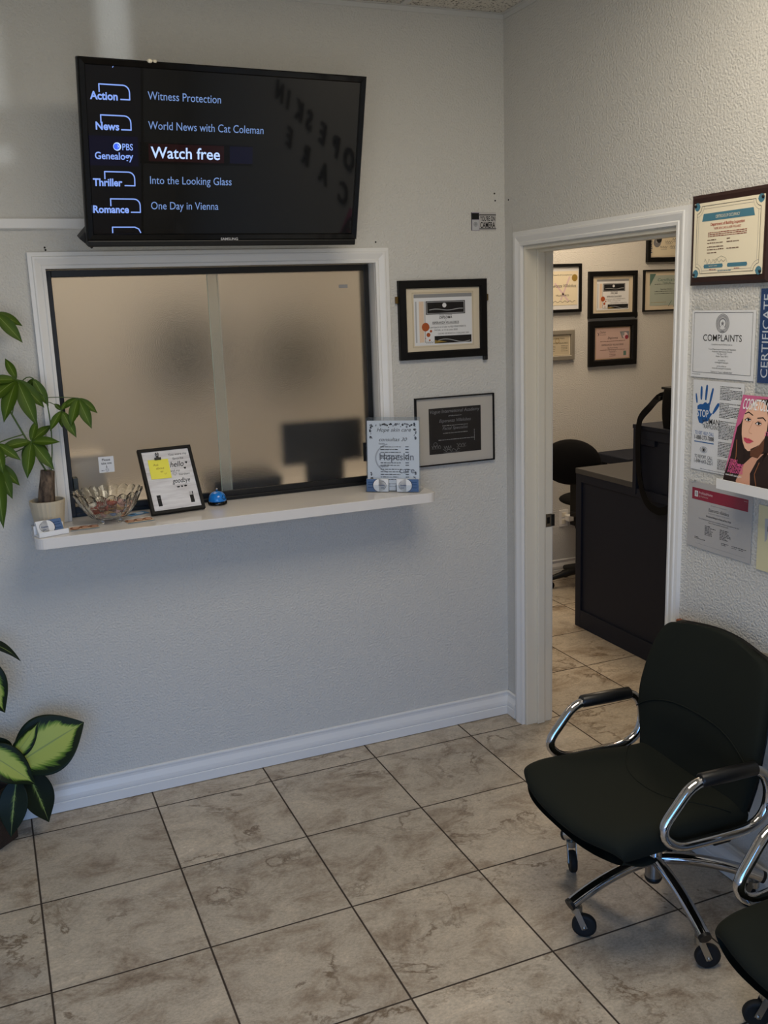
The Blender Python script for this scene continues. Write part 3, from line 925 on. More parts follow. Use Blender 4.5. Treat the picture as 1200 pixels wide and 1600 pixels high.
# ---- business cards
def card_face(S, w, h, flip=False):
    """white card, blue field on one side, round white logo patch"""
    S.slab(-w / 2, 0, w / 2, h, 'white', 0.004, 0.002)
    q = -1 if flip else 1
    xs = sorted((q * (-w / 2), q * 0.0))
    S.rect(xs[0], 0, xs[1], h, 'cardblue', 1)
    S.disc(q * 0.006, h / 2, h * 0.52 if h < 0.05 else h * 0.5, 'ink', 2, ry=h * 0.5)
    S.disc(q * 0.0085, h / 2, h * 0.50, 'white', 3, ry=h * 0.498)
    S.rect(q * 0.006 if not flip else -w / 2, 0, w / 2 if not flip else q * 0.006, h, 'white', 3)
    S.ring(q * 0.0195, h * 0.5, h * 0.34, 0.0012, 'ink', 4, a0=(-1.2 if q > 0 else PI - 1.2), a1=(1.6 if q > 0 else PI + 1.2), n=14)
    S.text('Hopeskin', q * 0.0175, h * 0.47, 0.0055, 'navy', 'C', w=0.024, bold=0.02, k=4)
    S.text('care', q * 0.021, h * 0.27, 0.005, 'navy', 'C', w=0.012, bold=0.02, k=4)
    for z in (0.72, 0.55, 0.3): S.rect(q * (-w / 2 + 0.006), h * z, q * (-w / 2 + 0.030), h * z + 0.0028, 'navy', 2) if q > 0 else S.rect(w / 2 - 0.030, h * z, w / 2 - 0.006, h * z + 0.0028, 'navy', 2)


hd = thing('business_card_holder', 'low white card holder on the shelf end before the ribbed pot', 'card holder', (-1.920, -0.200, SZ), (0, 0, 0.30))
b = MB()
b.box((-0.052, -0.026, 0), (0.052, 0.026, 0.004)).box((-0.052, -0.026, 0.004), (0.052, -0.023, 0.018)).box((-0.052, 0.020, 0.004), (0.052, 0.026, 0.034))
b.build('tray', 'white', hd, bevel=0.001)
cs = thing('business_card_stack', 'blue and white business cards leaning in the low white holder', 'business cards', (-1.9195, -0.205, SZ + 0.0052), (-0.55, 0, 0.30))
S = Sheet(); card_face(S, 0.089, 0.050, flip=True); S.build('card_face', cs)
b = MB(); b.box((-0.0445, 0.003, 0), (0.0445, 0.012, 0.050)); b.build('card_edges', 'paper', cs)

# ---- photo flyers lying on the shelf
def flyer(label, x, y, rz, w, d, seed):
    S = Sheet(); S.slab(-w / 2, -d / 2, w / 2, d / 2, 'white', 0.0006, 0.0)
    rnd = random.Random(seed)
    S.rect(-w / 2, -d / 2, w / 2, -d / 2 + 0.010, 'teal', 1)
    S.rect(-w / 2, -d / 2 + 0.010, w / 2, d / 2 - 0.012, 'peach', 1)
    for k in range(3):
        cx = -w / 3 + k * w / 3
        S.disc(cx, rnd.uniform(-0.004, 0.008), 0.017, 'tanhair', 2, ry=0.024)
        S.disc(cx + 0.003, rnd.uniform(-0.006, 0.004), 0.0105, 'skin', 3, ry=0.016)
    S.rect(-w / 2, d / 2 - 0.012, w / 2, d / 2, 'white', 2)
    o = S.build('flyer', None, (x, y, SZ + 0.0003), (-PI / 2, 0, rz))
    return tag(o, label, 'flyer')


flyer('small photo flyer lying flat on the shelf left of the crystal bowl', -1.806, -0.150, 0.02, 0.098, 0.075, 1)
flyer('small photo flyer lying flat between the crystal bowl and the leaning sign', -1.612, -0.135, 0.12, 0.098, 0.075, 5)
S = Sheet(); S.slab(-0.04, -0.02, 0.04, 0.02, 'bluecard', 0.0006); S.disc(0.012, 0.0, 0.015, 'paleblue', 1); S.disc(-0.02, 0.004, 0.01, 'navy', 1)
o = S.build('card', None, (-1.600, -0.015, SZ + 0.0003), (-PI / 2, 0, 0.5)); tag(o, 'blue card lying behind the crystal bowl on the shelf', 'card')

# ---- crystal bowl with candy
bw = thing('crystal_bowl', 'clear cut crystal footed bowl full of wrapped candy on the shelf', 'bowl', (-1.709, -0.092, SZ))
NS = 20
prof_o = [(0.0, 0.014), (0.050, 0.014), (0.068, 0.022), (0.085, 0.042), (0.100, 0.066), (0.115, 0.090), (0.125, 0.106)]
prof_i = [(0.119, 0.107), (0.106, 0.091), (0.091, 0.068), (0.076, 0.045), (0.060, 0.028), (0.045, 0.021), (0.0, 0.020)]
b = MB(); pr = prof_o + prof_i; n = 120; vs = []
for (r, z) in pr:
    for k in range(n):
        a = 2 * PI * k / n; g = max(0.0, (z - 0.03) / 0.08)
        sc = abs(math.cos(a * NS / 2))
        outer = (r, z) in prof_o
        rr = r * (1 + (0.030 * (sc - 0.5) * (1 if outer else 0.4) * (0.4 + g) if r > 0.03 else 0))
        zz = z + (0.012 * sc * max(0, g - 0.6) / 0.4 if g > 0.6 else 0) + (0.0025 * math.cos(z * 420) if outer and 0.03 < z < 0.1 else 0)
        vs.append((rr * math.cos(a), rr * math.sin(a), zz))
fs = [(i * n + k, i * n + (k + 1) % n, (i + 1) * n + (k + 1) % n, (i + 1) * n + k) for i in range(len(pr) - 1) for k in range(n)]
b.add(vs, fs, 0, False)
b.build('cut_glass_body', m_crystal, bw)
for k in range(4):
    a = PI / 4 + k * PI / 2
    b = MB(); b.lathe([(0.005, 0.0), (0.007, 0.001), (0.008, 0.012), (0.006, 0.0152)], 10, (0.044 * math.cos(a), 0.044 * math.sin(a), 0)); b.build('foot', m_crystal, bw)
protos = []
CC = [('red', (150, 62, 54)), ('white', (232, 228, 222)), ('brown', (104, 66, 52)), ('blue', (110, 140, 190)), ('pink', (214, 170, 166)), ('amber', (190, 150, 100))]
for nm, c_ in CC:
    b = MB(); b.lathe([(0.0, -0.011), (0.006, -0.009), (0.0085, 0), (0.006, 0.009), (0.0, 0.011)], 10, axis='x')
    b.add([(-0.010, 0, 0), (-0.019, -0.006, 0.002), (-0.019, 0.006, -0.002)], [(0, 1, 2)]); b.add([(0.010, 0, 0), (0.019, -0.006, -0.002), (0.019, 0.006, 0.002)], [(0, 1, 2)])
    protos.append((nm, b, mat('candy_' + nm, c_, 0.25)))
first = {}
spots = []
for lay, (R0, nn, z) in enumerate(((0.030, 5, 0.032), (0.048, 8, 0.047), (0.058, 9, 0.061), (0.018, 3, 0.050), (0.020, 4, 0.068))):
    for k in range(nn): spots.append((R0, 2 * PI * k / nn + lay * 0.5, z))
for i, (R0, a, z) in enumerate(spots):
    nm, b, mm = protos[(i * 5 + i // 3) % len(protos)]
    if nm not in first:
        o = b.build('wrapped_candy', mm); first[nm] = o
    else:
        o = first[nm].copy(); COL.objects.link(o)
    o.location = (-1.709 + R0 * math.cos(a), -0.092 + R0 * math.sin(a), SZ + z)
    o.rotation_euler = (random.uniform(-.5, .5), random.uniform(-.4, .4), random.uniform(0, 6.2))
    tag(o, nm + ' wrapped candy piled in the crystal bowl', 'candy', nm + ' candies in the crystal bowl')

# ---- note taped to the glass
S = Sheet(); S.slab(-0.028, -0.030, 0.028, 0.030, 'white', 0.0005)
S.text('Please', 0, 0.014, 0.009, 'ink', 'C', w=0.030, bold=0.01); S.text('take one', 0, 0.001, 0.009, 'ink', 'C', w=0.038, bold=0.01)
S.line([(0, -0.002), (0, -0.011)], 0.0014, 'ink'); S.poly([(-0.003, -0.009), (0.003, -0.009), (0, -0.013)], 'ink')
S.ring(0.001, -0.021, 0.006, 0.0009, 'ink'); S.disc(-0.0015, -0.019, 0.0008, 'ink'); S.disc(0.0035, -0.019, 0.0008, 'ink'); S.ring(0.001, -0.0245, 0.003, 0.0008, 'ink', a0=0.3, a1=PI - 0.3, n=8)
S.micro(-0.020, -0.010, -0.023, 0.003)
o = S.build('paper_note', None, (-1.684, FY + 0.0285, 1.320)); tag(o, 'little white please take one note taped on the glass above the crystal bowl', 'note')
S = Sheet(); S.slab(-0.019, -0.007, 0.019, 0.007, 'silver', 0.0004)
o = S.build('sticker', None, (-0.706, FY + 0.0115, 1.950)); tag(o, 'tiny grey sticker near the upper right corner of the frosted glass', 'sticker')

# ---- leaning sign with clip and sticky note
sg = thing('tabletop_sign', 'black framed hello goodbye sign leaning back on the shelf right of the bowl', 'sign', (-1.457, -0.092, SZ + 0.0064), (-0.52, 0, 0.12))
w, h = 0.206, 0.262
f = MB(); q = 0.0125
f.sweep([(-w / 2 + q, q), (-w / 2 + q, h - q), (w / 2 - q, h - q), (w / 2 - q, q)], [(0, -0.006), (0, 0.004), (0.001, 0.006), (q - .001, 0.006), (q, 0.004), (q, -0.012)], closed=True)
f.build('frame', m_black_frame, sg)
m_wash = mat('whitewashed_board', (226, 222, 220), 0.6); noise_mix(m_wash, (206, 200, 198), (232, 229, 227), 30, 4, 0.3, 0.6, (0.25, 1, 2.5))
S = Sheet(); S.slab(-w / 2 + q - .001, q - .001, w / 2 - q + .001, h - q + .001, 'whitewashed_board', 0.003, 0.003)
for zz in (0.062, 0.105, 0.150, 0.200): S.rect(-w / 2 + q, zz, w / 2 - q, zz + 0.0005, 'ash')
S.text('You were my', 0.046, 0.226, 0.0095, 'ink', w=0.072, shear=0.15); S.text('favorite', 0.044, 0.2085, 0.0095, 'ink', w=0.042, shear=0.15)
S.text('hello', 0.034, 0.179, 0.022, 'ink', w=0.054, shear=0.35, bold=0.005)
S.text('and my', 0.022, 0.160, 0.0085, 'ink', w=0.038, shear=0.15); S.text('hardest', 0.054, 0.143, 0.0085, 'ink', w=0.042, shear=0.15)
S.text('goodbye', 0.036, 0.114, 0.019, 'ink', w=0.070, shear=0.35, bold=0.005)
for cx, cz in ((0.072, 0.194), (0.062, 0.172)): S.disc(cx - .0022, cz, 0.0026, 'ink'); S.disc(cx + .0022, cz, 0.0026, 'ink'); S.poly([(cx - .0045, cz - .001), (cx + .0045, cz - .001), (cx, cz - .007)], 'ink')
S.line([(0.018, 0.145), (0.011, 0.152), (0.011, 0.157), (0.0145, 0.158), (0.018, 0.154), (0.0215, 0.158), (0.025, 0.157), (0.025, 0.152), (0.018, 0.145)], 0.0008, 'ink')
S.disc(0.034, 0.098, 0.0035, 'ink'); S.disc(0.020, 0.098, 0.006, 'ink', ry=0.003); S.disc(0.048, 0.099, 0.006, 'ink', ry=0.003); S.line([(0.012, 0.100), (0.056, 0.103)], 0.0008, 'ink')
for cx in (-0.063, 0.062): S.rect(cx - 0.0075, 0.030, cx + 0.0075, 0.074, 'ink'); S.rect(cx - 0.0075 + (0.0 if cx < 0 else 0), 0.060 if cx > 0 else 0.0735, cx + 0.004, 0.0738, 'ash' if cx > 0 else 'ink', 2)
S.build('sign_board', sg)
b = MB(); b.box((-0.02, 0.008, 0.02), (0.02, 0.011, 0.16)); b.add([(-0.015, 0.011, 0.15), (0.015, 0.011, 0.15), (0.015, 0.085, 0.052), (-0.015, 0.085, 0.052), (-0.015, 0.014, 0.15), (0.015, 0.014, 0.15), (0.015, 0.088, 0.055), (-0.015, 0.088, 0.055)],
                                                                     [(0, 1, 2, 3), (7, 6, 5, 4), (0, 3, 7, 4), (1, 5, 6, 2), (0, 4, 5, 1), (3, 2, 6, 7)])
b.build('easel_back', m_black_plastic, sg)
cp = MB(); cp.box((-0.012, -0.0075, -0.005), (0.012, -0.001, 0.004)); cp.box((-0.0042, -0.006, 0.004), (0.0042, -0.003, 0.010))
cp.tube([(-0.006, -0.0055, 0.020), (-0.0035, -0.0055, 0.010), (0.0035, -0.0055, 0.010), (0.006, -0.0055, 0.020), (0.004, -0.0055, 0.024), (0, -0.0055, 0.015), (-0.004, -0.0055, 0.024)], 0.0014, 6, closed=True)
cp.build('binder_clip', m_black_plastic, sg, loc=(-0.034, 0, 0.218))
sn = thing('sticky_note', 'yellow sticky note clipped to the leaning black framed sign', 'sticky note', tuple(sg.matrix_basis @ Vector((-0.034, -0.0016, 0.2155))), (-0.52, 0.03, 0.12))
S = Sheet(); S.slab(-0.039, -0.078, 0.039, 0.0, 'yellow', 0.0006)
for t_, x_, z_ in (('Ask', -0.012, -0.026), ('about', 0.002, -0.040), ('us', 0.006, -0.053)): S.text(t_, x_, z_, 0.009, 'gold', shear=0.2)
S.line([(0.014, -0.058), (0.018, -0.062), (0.023, -0.056)], 0.0008, 'gold')
S.build('note_paper', sn)

# ---- call bell
be = thing('call_bell', 'blue domed call bell with smiling face on black base on the shelf', 'bell', (-1.290, -0.002, SZ))
b = MB(); b.lathe([(0.036, 0.0), (0.0375, 0.002), (0.0375, 0.008), (0.033, 0.014), (0.0, 0.014)], 36); b.build('base', m_black_gloss, be)
dome = [(0.034, 0.013), (0.0345, 0.018), (0.033, 0.028), (0.0285, 0.039), (0.020, 0.047), (0.009, 0.051), (0.0, 0.0515)]
m_bell = mat('bell_blue', (24, 128, 216), 0.2, coat=0.5)
b = MB(); b.lathe(dome, 36); b.build('dome', m_bell, be)
b = MB(); b.lathe([(0.003, 0.050), (0.003, 0.058), (0.005, 0.059), (0.005, 0.061), (0.0, 0.063)], 12); b.build('button', m_chrome, be)


def on_dome(az, z, lift=0.0006):
    for (r0, z0), (r1, z1) in zip(dome[:-1], dome[1:]):
        if z0 <= z <= z1:
            r = r0 + (r1 - r0) * (z - z0) / (z1 - z0); return Vector(((r + lift) * math.cos(az), (r + lift) * math.sin(az), z + lift * .4))


b = MB()
b.tube([on_dome(-1.25 + 0.75 * t / 10, 0.030 - 0.009 * math.sin(PI * t / 10)) for t in range(11)], 0.0012, 6)
for a_ in (-1.08, -0.72): b.tube([on_dome(a_, 0.032), on_dome(a_, 0.037)], 0.0013, 6)
b.build('smile', 'ink', be)

# ---- acrylic sign holder with price list and two card pockets
ah = thing('acrylic_sign_holder', 'clear acrylic stand with price list at the right end of the shelf', 'sign holder', (-0.608, -0.150, SZ), (0, 0, -0.62))
b = MB(); tl = 0.09; Hh = 0.297


def slant(z): return z * tl


def sheet3(mb, x0, x1, z0, z1, y, t):
    mb.add([(x0, y + slant(z0), z0), (x1, y + slant(z0), z0), (x1, y + slant(z1), z1), (x0, y + slant(z1), z1), (x0, y + t + slant(z0), z0), (x1, y + t + slant(z0), z0), (x1, y + t + slant(z1), z1), (x0, y + t + slant(z1), z1)],
           [(0, 1, 2, 3), (7, 6, 5, 4), (0, 4, 5, 1), (1, 5, 6, 2), (2, 6, 7, 3), (3, 7, 4, 0)])


sheet3(b, -0.110, 0.110, 0.002, Hh, 0.0, 0.002); sheet3(b, -0.110, 0.110, 0.002, Hh, 0.006, 0.002)
b.box((-0.110, -0.008, 0.0), (0.110, 0.08, 0.002))
b.build('acrylic_stand', m_acryl, ah)
pk = MB()
for x in (-0.062, 0.062):
    pk.box((x - 0.048, -0.019, 0.002), (x + 0.048, -0.0175, 0.030)).box((x - 0.048, -0.0175, 0.002), (x - 0.0465, -0.002, 0.030)).box((x + 0.0465, -0.0175, 0.002), (x + 0.048, -0.002, 0.030))
pk.build('card_pocket', m_acryl, ah)
pl_ = thing('price_list', 'white printed price list with flower border in the acrylic stand', 'leaflet', tuple(ah.matrix_basis @ Vector((0, 0.0052, 0.004))), (-math.atan(tl), 0, -0.62))
S = Sheet(); S.slab(-0.106, 0, 0.106, 0.280, 'white', 0.0006)
rnd = random.Random(3)
for k in range(46):
    s_ = rnd.random(); x_ = rnd.uniform(-0.094, 0.094); z_ = 0.268 - abs(rnd.gauss(0, 0.006))
    S.disc(x_, z_, rnd.uniform(0.0016, 0.0046), 'ink' if s_ > .5 else 'grey', 1 + k % 3, n=8)
for sx in (-1, 1):
    for k in range(20):
        S.disc(sx * (0.094 - abs(rnd.gauss(0, 0.004))), rnd.uniform(0.205, 0.265), rnd.uniform(0.0012, 0.004), rnd.choice(['ink', 'grey']), 1 + k % 3, n=8)
    for k in range(26):
        S.disc(sx * (0.092 - abs(rnd.gauss(0, 0.005))), rnd.uniform(0.012, 0.075), rnd.uniform(0.0012, 0.0045), rnd.choice(['ink', 'grey']), 1 + k % 3, n=8)
S.text('Hope skin care', 0.004, 0.236, 0.015, 'ink', w=0.140, shear=0.35); S.text('consultas 30', 0.0, 0.198, 0.014, 'ink', w=0.115, shear=0.35)
S.ring(0.0, 0.130, 0.075, 0.006, 'lightgrey', 1, a0=1.9, a1=4.4, ry=0.062)
S.text('Hopeskin', 0.014, 0.122, 0.027, 'grey', w=0.140, k=2, bold=0.015); S.text('care', 0.056, 0.070, 0.024, 'grey', w=0.062, k=2, bold=0.01)
S.text('Faciales', -0.058, 0.185, 0.007, 'ink', 'L', w=0.024, k=3); S.text('Depilacion', -0.056, 0.094, 0.007, 'ink', 'L', w=0.036, k=3)
for z_ in (0.174, 0.163, 0.152, 0.139, 0.128, 0.110, 0.100, 0.084, 0.074, 0.063, 0.053, 0.043): S.micro(-0.052, 0.034, z_, 0.0042, 'ink', 3, rnd.uniform(.75, 1)); S.rect(0.050, z_, 0.064, z_ + .003, 'ink', 3)
S.micro(-0.02, 0.03, 0.026, 0.003, 'grey', 3); S.micro(-0.04, 0.05, 0.016, 0.003, 'grey', 3)
S.build('printed_page', pl_)
for x, fl_, lab in ((-0.062, False, 'blue and white business cards in the left front pocket of the acrylic stand'), (0.062, True, 'blue and white business cards in the right front pocket of the acrylic stand')):
    cs = thing('business_card_stack', lab, 'business cards', tuple(ah.matrix_basis @ Vector((x, -0.0135, 0.0025))), (-0.06, 0, -0.62), 'business cards in the acrylic stand')
    S = Sheet(); card_face(S, 0.089, 0.051, flip=fl_); S.build('card_face', cs)
    b = MB(); b.box((-0.0445, 0.0025, 0), (0.0445, 0.008, 0.051)); b.build('card_edges', 'paper', cs)

# ---- camera warning sticker
S = Sheet(); S.slab(-0.058, -0.036, 0.058, 0.036, 'ash', 0.0006)
S.rect(-0.058, -0.036, -0.020, 0.036, 'lilac', 1); S.rect(-0.055, 0.008, -0.022, 0.033, 'ink', 2); S.rect(-0.054, -0.034, -0.022, 0.006, 'lightgrey', 2)
S.ring(-0.038, -0.011, 0.009, 0.0016, 'grey', 3); S.disc(-0.038, -0.011, 0.006, 'silver', 3)
S.rect(-0.058, -0.036, -0.0555, 0.036, 'ink', 2); S.rect(-0.020, 0.024, 0.058, 0.0275, 'ink', 2); S.rect(-0.020, -0.031, 0.058, -0.0275, 'ink', 2)
S.text("YOU'RE ON", 0.0185, 0.002, 0.018, 'ink', w=0.070, k=2, bold=0.02); S.text('CAMERA', 0.0185, -0.025, 0.022, 'ink', w=0.070, k=2, bold=0.02)
o = S.build('camera_sticker', None, (-0.1005, -0.001, 2.1925)); tag(o, "small you're on camera sticker on the wall near the corner", 'sticker')


# ---- framed diplomas on the back wall
def diploma_doc(w, h):
    S = Sheet(); S.slab(-w / 2, -h / 2, w / 2, h / 2, 'white', 0.0006)
    X = lambda a: -w / 2 + a * w
    Z = lambda a: -h / 2 + a * h
    S.rect(X(0.0), Z(0.93), X(1), Z(1.0), 'silver', 1)
    for a, b_, m_ in ((0.02, 0.045, 'lightgrey'), (0.085, 0.165, 'peach'), (0.175, 0.19, 'ash')): S.rect(X(a), Z(0.06), X(b_), Z(0.86), m_, 1)
    S.rect(X(0.20), Z(0.60), X(0.88), Z(0.86), 'ink', 1); S.outline(X(0.215), Z(0.615), X(0.865), Z(0.845), w * 0.008, 'lightgrey', 2)
    S.disc(X(0.52), Z(0.775), w * 0.035, 'white', 2)
    S.line([(X(0.26 + 0.58 * t / 12), Z(0.69 + 0.014 * math.sin(t * 0.7))) for t in range(13)], w * 0.012, 'lightgrey', 3)
    S.text('Otorga el presente', X(0.54), Z(0.575), h * 0.026, 'ink', w=w * 0.22); S.text('DIPLOMA', X(0.54), Z(0.515), h * 0.045, 'ink', w=w * 0.22, bold=0.02, shear=0.2)
    S.text('a', X(0.54), Z(0.475), h * 0.025); S.text('ESPERANZA VILLALOBOS', X(0.54), Z(0.415), h * 0.042, 'ink', w=w * 0.46, bold=0.015); S.rect(X(0.31), Z(0.402), X(0.77), Z(0.406), 'ink')
    S.text('Por su participacion en el taller de REJUVENECIMIENTO', X(0.54), Z(0.335), h * 0.032, 'ink', w=w * 0.70); S.text('FACIAL, el 13 de junio 2020', X(0.54), Z(0.275), h * 0.032, 'ink', w=w * 0.40)
    S.text('CIUDAD DE MEXICO A 13 DE JUNIO 2020', X(0.67), Z(0.205), h * 0.03, 'ink', w=w * 0.54)
    S.rect(X(0.34), Z(0.03), X(0.985), Z(0.175), 'ink', 1)
    S.line([(X(0.36 + 0.6 * t / 14), Z(0.075 + 0.035 * math.sin(t * 0.42))) for t in range(15)], w * 0.010, 'lightgrey', 2)
    S.poly([(X(0.345), Z(0.04)), (X(0.56), Z(0.055)), (X(0.345), Z(0.10))], 'gold', 2)
    for cx, cz, r_ in ((0.19, 0.36, 0.065), (0.28, 0.275, 0.02), (0.235, 0.205, 0.033), (0.185, 0.14, 0.009), (0.255, 0.10, 0.014)): S.disc(X(cx), Z(cz), w * r_, 'rust', 2)
    S.line([(X(0.18 + 0.14 * t / 14), Z(0.055 + 0.02 * math.sin(t * 1.9))) for t in range(15)], w * 0.004, 'ink', 2)
    return S


def d1_extra(t):
    for sx in (-1, 1):
        b = MB(); b.box((sx * 0.206 - 0.005, -0.012, 0.070), (sx * 0.206 + 0.005, -0.002, 0.096)); b.tube([(sx * 0.207, -0.010, 0.095), (sx * 0.208, -0.0125, 0.085), (sx * 0.207, -0.010, 0.068)], 0.0016, 6)
        o = b.build('turn_clasp', m_brass, t); o['label'] = 'brass clasp'
    b = MB(); b.box((0.183, -0.020, -0.176), (0.202, -0.004, -0.150)); b.build('ribbon_end', m_black_plastic, t, bevel=0.003)


picture('thick black framed diploma in cream mat on the back wall right of the window', 'picture frame', (-0.300, -0.001, 1.805), (0, 0.0, 0), 0.400, 0.317, 0.032, 0.026,
        m_black_frame, 'matcream', diploma_doc(0.265, 0.206), 0.265, 0.206, fillet='beige', extra=d1_extra)
w, h = 0.246, 0.194
S = Sheet(); S.slab(-w / 2, -h / 2, w / 2, h / 2, 'darkpaper', 0.0006)
S.text('Vogue International Academy', 0, 0.076, 0.014, 'grey', w=0.235, shear=0.2); S.text('proudly presents to', 0, 0.060, 0.005, 'lightgrey', w=0.06)
S.text('Esperanza Villalobos', 0, 0.036, 0.013, 'grey', w=0.150, shear=0.3); S.micro(-0.06, 0.06, 0.020, 0.004, 'silver')
S.text('Facial Specialist', 0, 0.004, 0.012, 'grey', w=0.120, shear=0.25); S.micro(-0.058, 0.058, -0.012, 0.004, 'silver')
S.micro(-0.08, 0.09, -0.040, 0.0045, 'silver')
for x0_, x1_, z_ in ((-0.112, -0.07, -0.064), (-0.055, -0.02, -0.072), (0.005, 0.05, -0.064), (-0.06, 0.02, -0.084)):
    S.line([(x0_ + (x1_ - x0_) * t / 10, z_ + 0.007 * math.sin(t * 2.1 + x0_ * 90)) for t in range(11)], 0.0012, 'silver'); S.rect(x0_, z_ - 0.010, x1_, z_ - 0.0092, 'silver')
for k in range(7): S.rect(0.090, -0.050 + k * 0.007, 0.092, -0.046 + k * 0.007, 'lightgrey')
S.ring(-0.095, -0.055, 0.009, 0.0015, 'grey')
picture('thin black framed dark certificate with grey mat low on the wall beside the shelf', 'picture frame', (-0.2535, -0.001, 1.3425), (0, 0.0, 0), 0.372, 0.289, 0.005, 0.018,
        m_black_frame, 'matgrey', S, w, h, group=None)

# ================================================================ RIGHT WALL
def rw(y, z, x=-0.001): return (x, y, z)


# certificate of occupancy on a wooden plaque
oc = thing('certificate_plaque', 'dark wooden plaque holding a cream certificate of occupancy beside the door', 'plaque', rw(-1.333, 2.031), RIGHT)
b = MB(); b.sweep([(-0.135, -0.105), (-0.135, 0.105), (0.135, 0.105), (0.135, -0.105)], [(-0.03, 0.001), (-0.03, 0.018), (0.018, 0.018), (0.028, 0.012), (0.028, 0.001)], closed=True)
b.box((-0.12, -0.017, -0.09), (0.12, -0.001, 0.09))
m_plaq = mat('dark_mahogany', (50, 30, 26), 0.4); b.build('board', m_plaq, oc)
w, h = 0.287, 0.216
S = Sheet(); S.slab(-w / 2, -h / 2, w / 2, h / 2, 'cream', 0.002, 0.0)
for sx in (-1, 1):
    for sz in (-1, 1):
        cx, cz = sx * w * 0.455, sz * h * 0.455
        S.disc(cx, cz, 0.012, 'teal', 1, n=16); S.poly([(cx, cz), (cx - sx * 0.014, cz), (cx, cz - sz * 0.014)], 'teal', 2)
        a0 = {(1, 1): PI, (-1, 1): -PI / 2, (1, -1): PI / 2, (-1, -1): 0}[(sx, sz)]
        S.ring(cx, cz, 0.021, 0.0012, 'ink', 2, a0=a0, a1=a0 + PI / 2, n=10); S.ring(cx, cz, 0.030, 0.0007, 'grey', 2, a0=a0, a1=a0 + PI / 2, n=10)
ex, ez = w * 0.455, h * 0.455
for o1, wd_, mm in ((0.021, 0.0012, 'ink'), (0.030, 0.0007, 'grey')):
    i_ = 0 if o1 < 0.025 else 0.008
    S.line([(-ex + o1, ez - i_), (ex - o1, ez - i_)], wd_, mm, 2); S.line([(-ex + o1, -ez + i_), (ex - o1, -ez + i_)], wd_, mm, 2)
    S.line([(-ex + i_, -ez + o1), (-ex + i_, ez - o1)], wd_, mm, 2); S.line([(ex - i_, -ez + o1), (ex - i_, ez - o1)], wd_, mm, 2)
S.poly([(-0.108, 0.054), (0.108, 0.054), (0.102, 0.076), (-0.102, 0.076)], 'teal', 2)
S.text('CERTIFICATE OF OCCUPANCY', 0, 0.060, 0.0085, 'cream', w=0.100, k=3)
S.text('Department of Building Inspection', 0.0, 0.039, 0.0085, 'redtext', w=0.140, bold=0.01, k=3); S.text('"HOPE SKIN CARE & LASER WELLNESS"', 0, 0.027, 0.0065, 'redtext', w=0.112, k=3)
for k in range(3): S.micro(-0.080, 0.080, 0.018 - k * 0.0052, 0.0034, 'brownred', 3)
for z_, a, b2 in ((-0.003, 0.04, 0.016), (-0.012, 0.066, 0.05), (-0.023, 0.068, 0.0), (-0.031, 0.070, 0.05), (-0.040, 0.04, 0)):
    S.micro(-0.082, -0.082 + a, z_, 0.0036, 'brownink', 3)
    if b2: S.micro(0.0, b2, z_, 0.0036, 'brownink', 3)
S.poly([(-0.092, -0.083), (-0.015, -0.083), (-0.012, -0.078), (-0.015, -0.072), (-0.092, -0.072), (-0.095, -0.078)], 'teal', 3); S.poly([(0.008, -0.083), (0.084, -0.083), (0.087, -0.078), (0.084, -0.072), (0.008, -0.072), (0.005, -0.078)], 'teal', 3)
S.line([(-0.092 + 0.09 * t / 22, -0.064 + 0.009 * math.sin(t * 1.5) * (1 - t / 30)) for t in range(23)], 0.0007, 'ink', 4); S.line([(-0.05, -0.062), (-0.02, -0.050), (0.0, -0.058), (0.004, -0.068)], 0.0006, 'ink', 4)
S.text('PROPERTY OWNER', -0.054, -0.0795, 0.0035, 'cream', w=0.036, k=4)
S.micro(-0.070, -0.042, -0.089, 0.003, 'redtext', 3); S.micro(0.034, 0.056, -0.089, 0.003, 'redtext', 3); S.micro(-0.034, 0.022, -0.094, 0.003, 'teal', 3)
S.build('certificate', oc, loc=(0, -0.0185, 0))
for sx in (-1, 1):
    for sz in (-1, 1): b = MB(); b.lathe([(0.0045, -0.0200), (0.004, -0.0235), (0.0, -0.0245)], 12, (sx * 0.137, 0, sz * 0.101), axis='y'); b.build('screw', m_black_plastic, oc)


def pins(t, xs, z, y=-0.004):
    for x in xs: b = MB(); b.lathe([(0.0045, y), (0.0030, y - 0.004), (0.0030, y - 0.010), (0.0045, y - 0.012), (0.0, y - 0.014)], 10, (x, 0, z), axis='y'); b.build('push_pin', m_acryl, t)


def sleeve(t, w, h, y=-0.0045, lip=0.002):
    b = MB()
    b.add([(-w / 2, y, -h / 2), (w / 2, y, -h / 2), (w / 2, y, h / 2), (-w / 2, y, h / 2), (-w / 2, -0.001, -h / 2), (w / 2, -0.001, -h / 2)], [(0, 1, 2, 3), (4, 5, 1, 0)])
    b.build('clear_sleeve', m_plasticsleeve, t, fix=False)


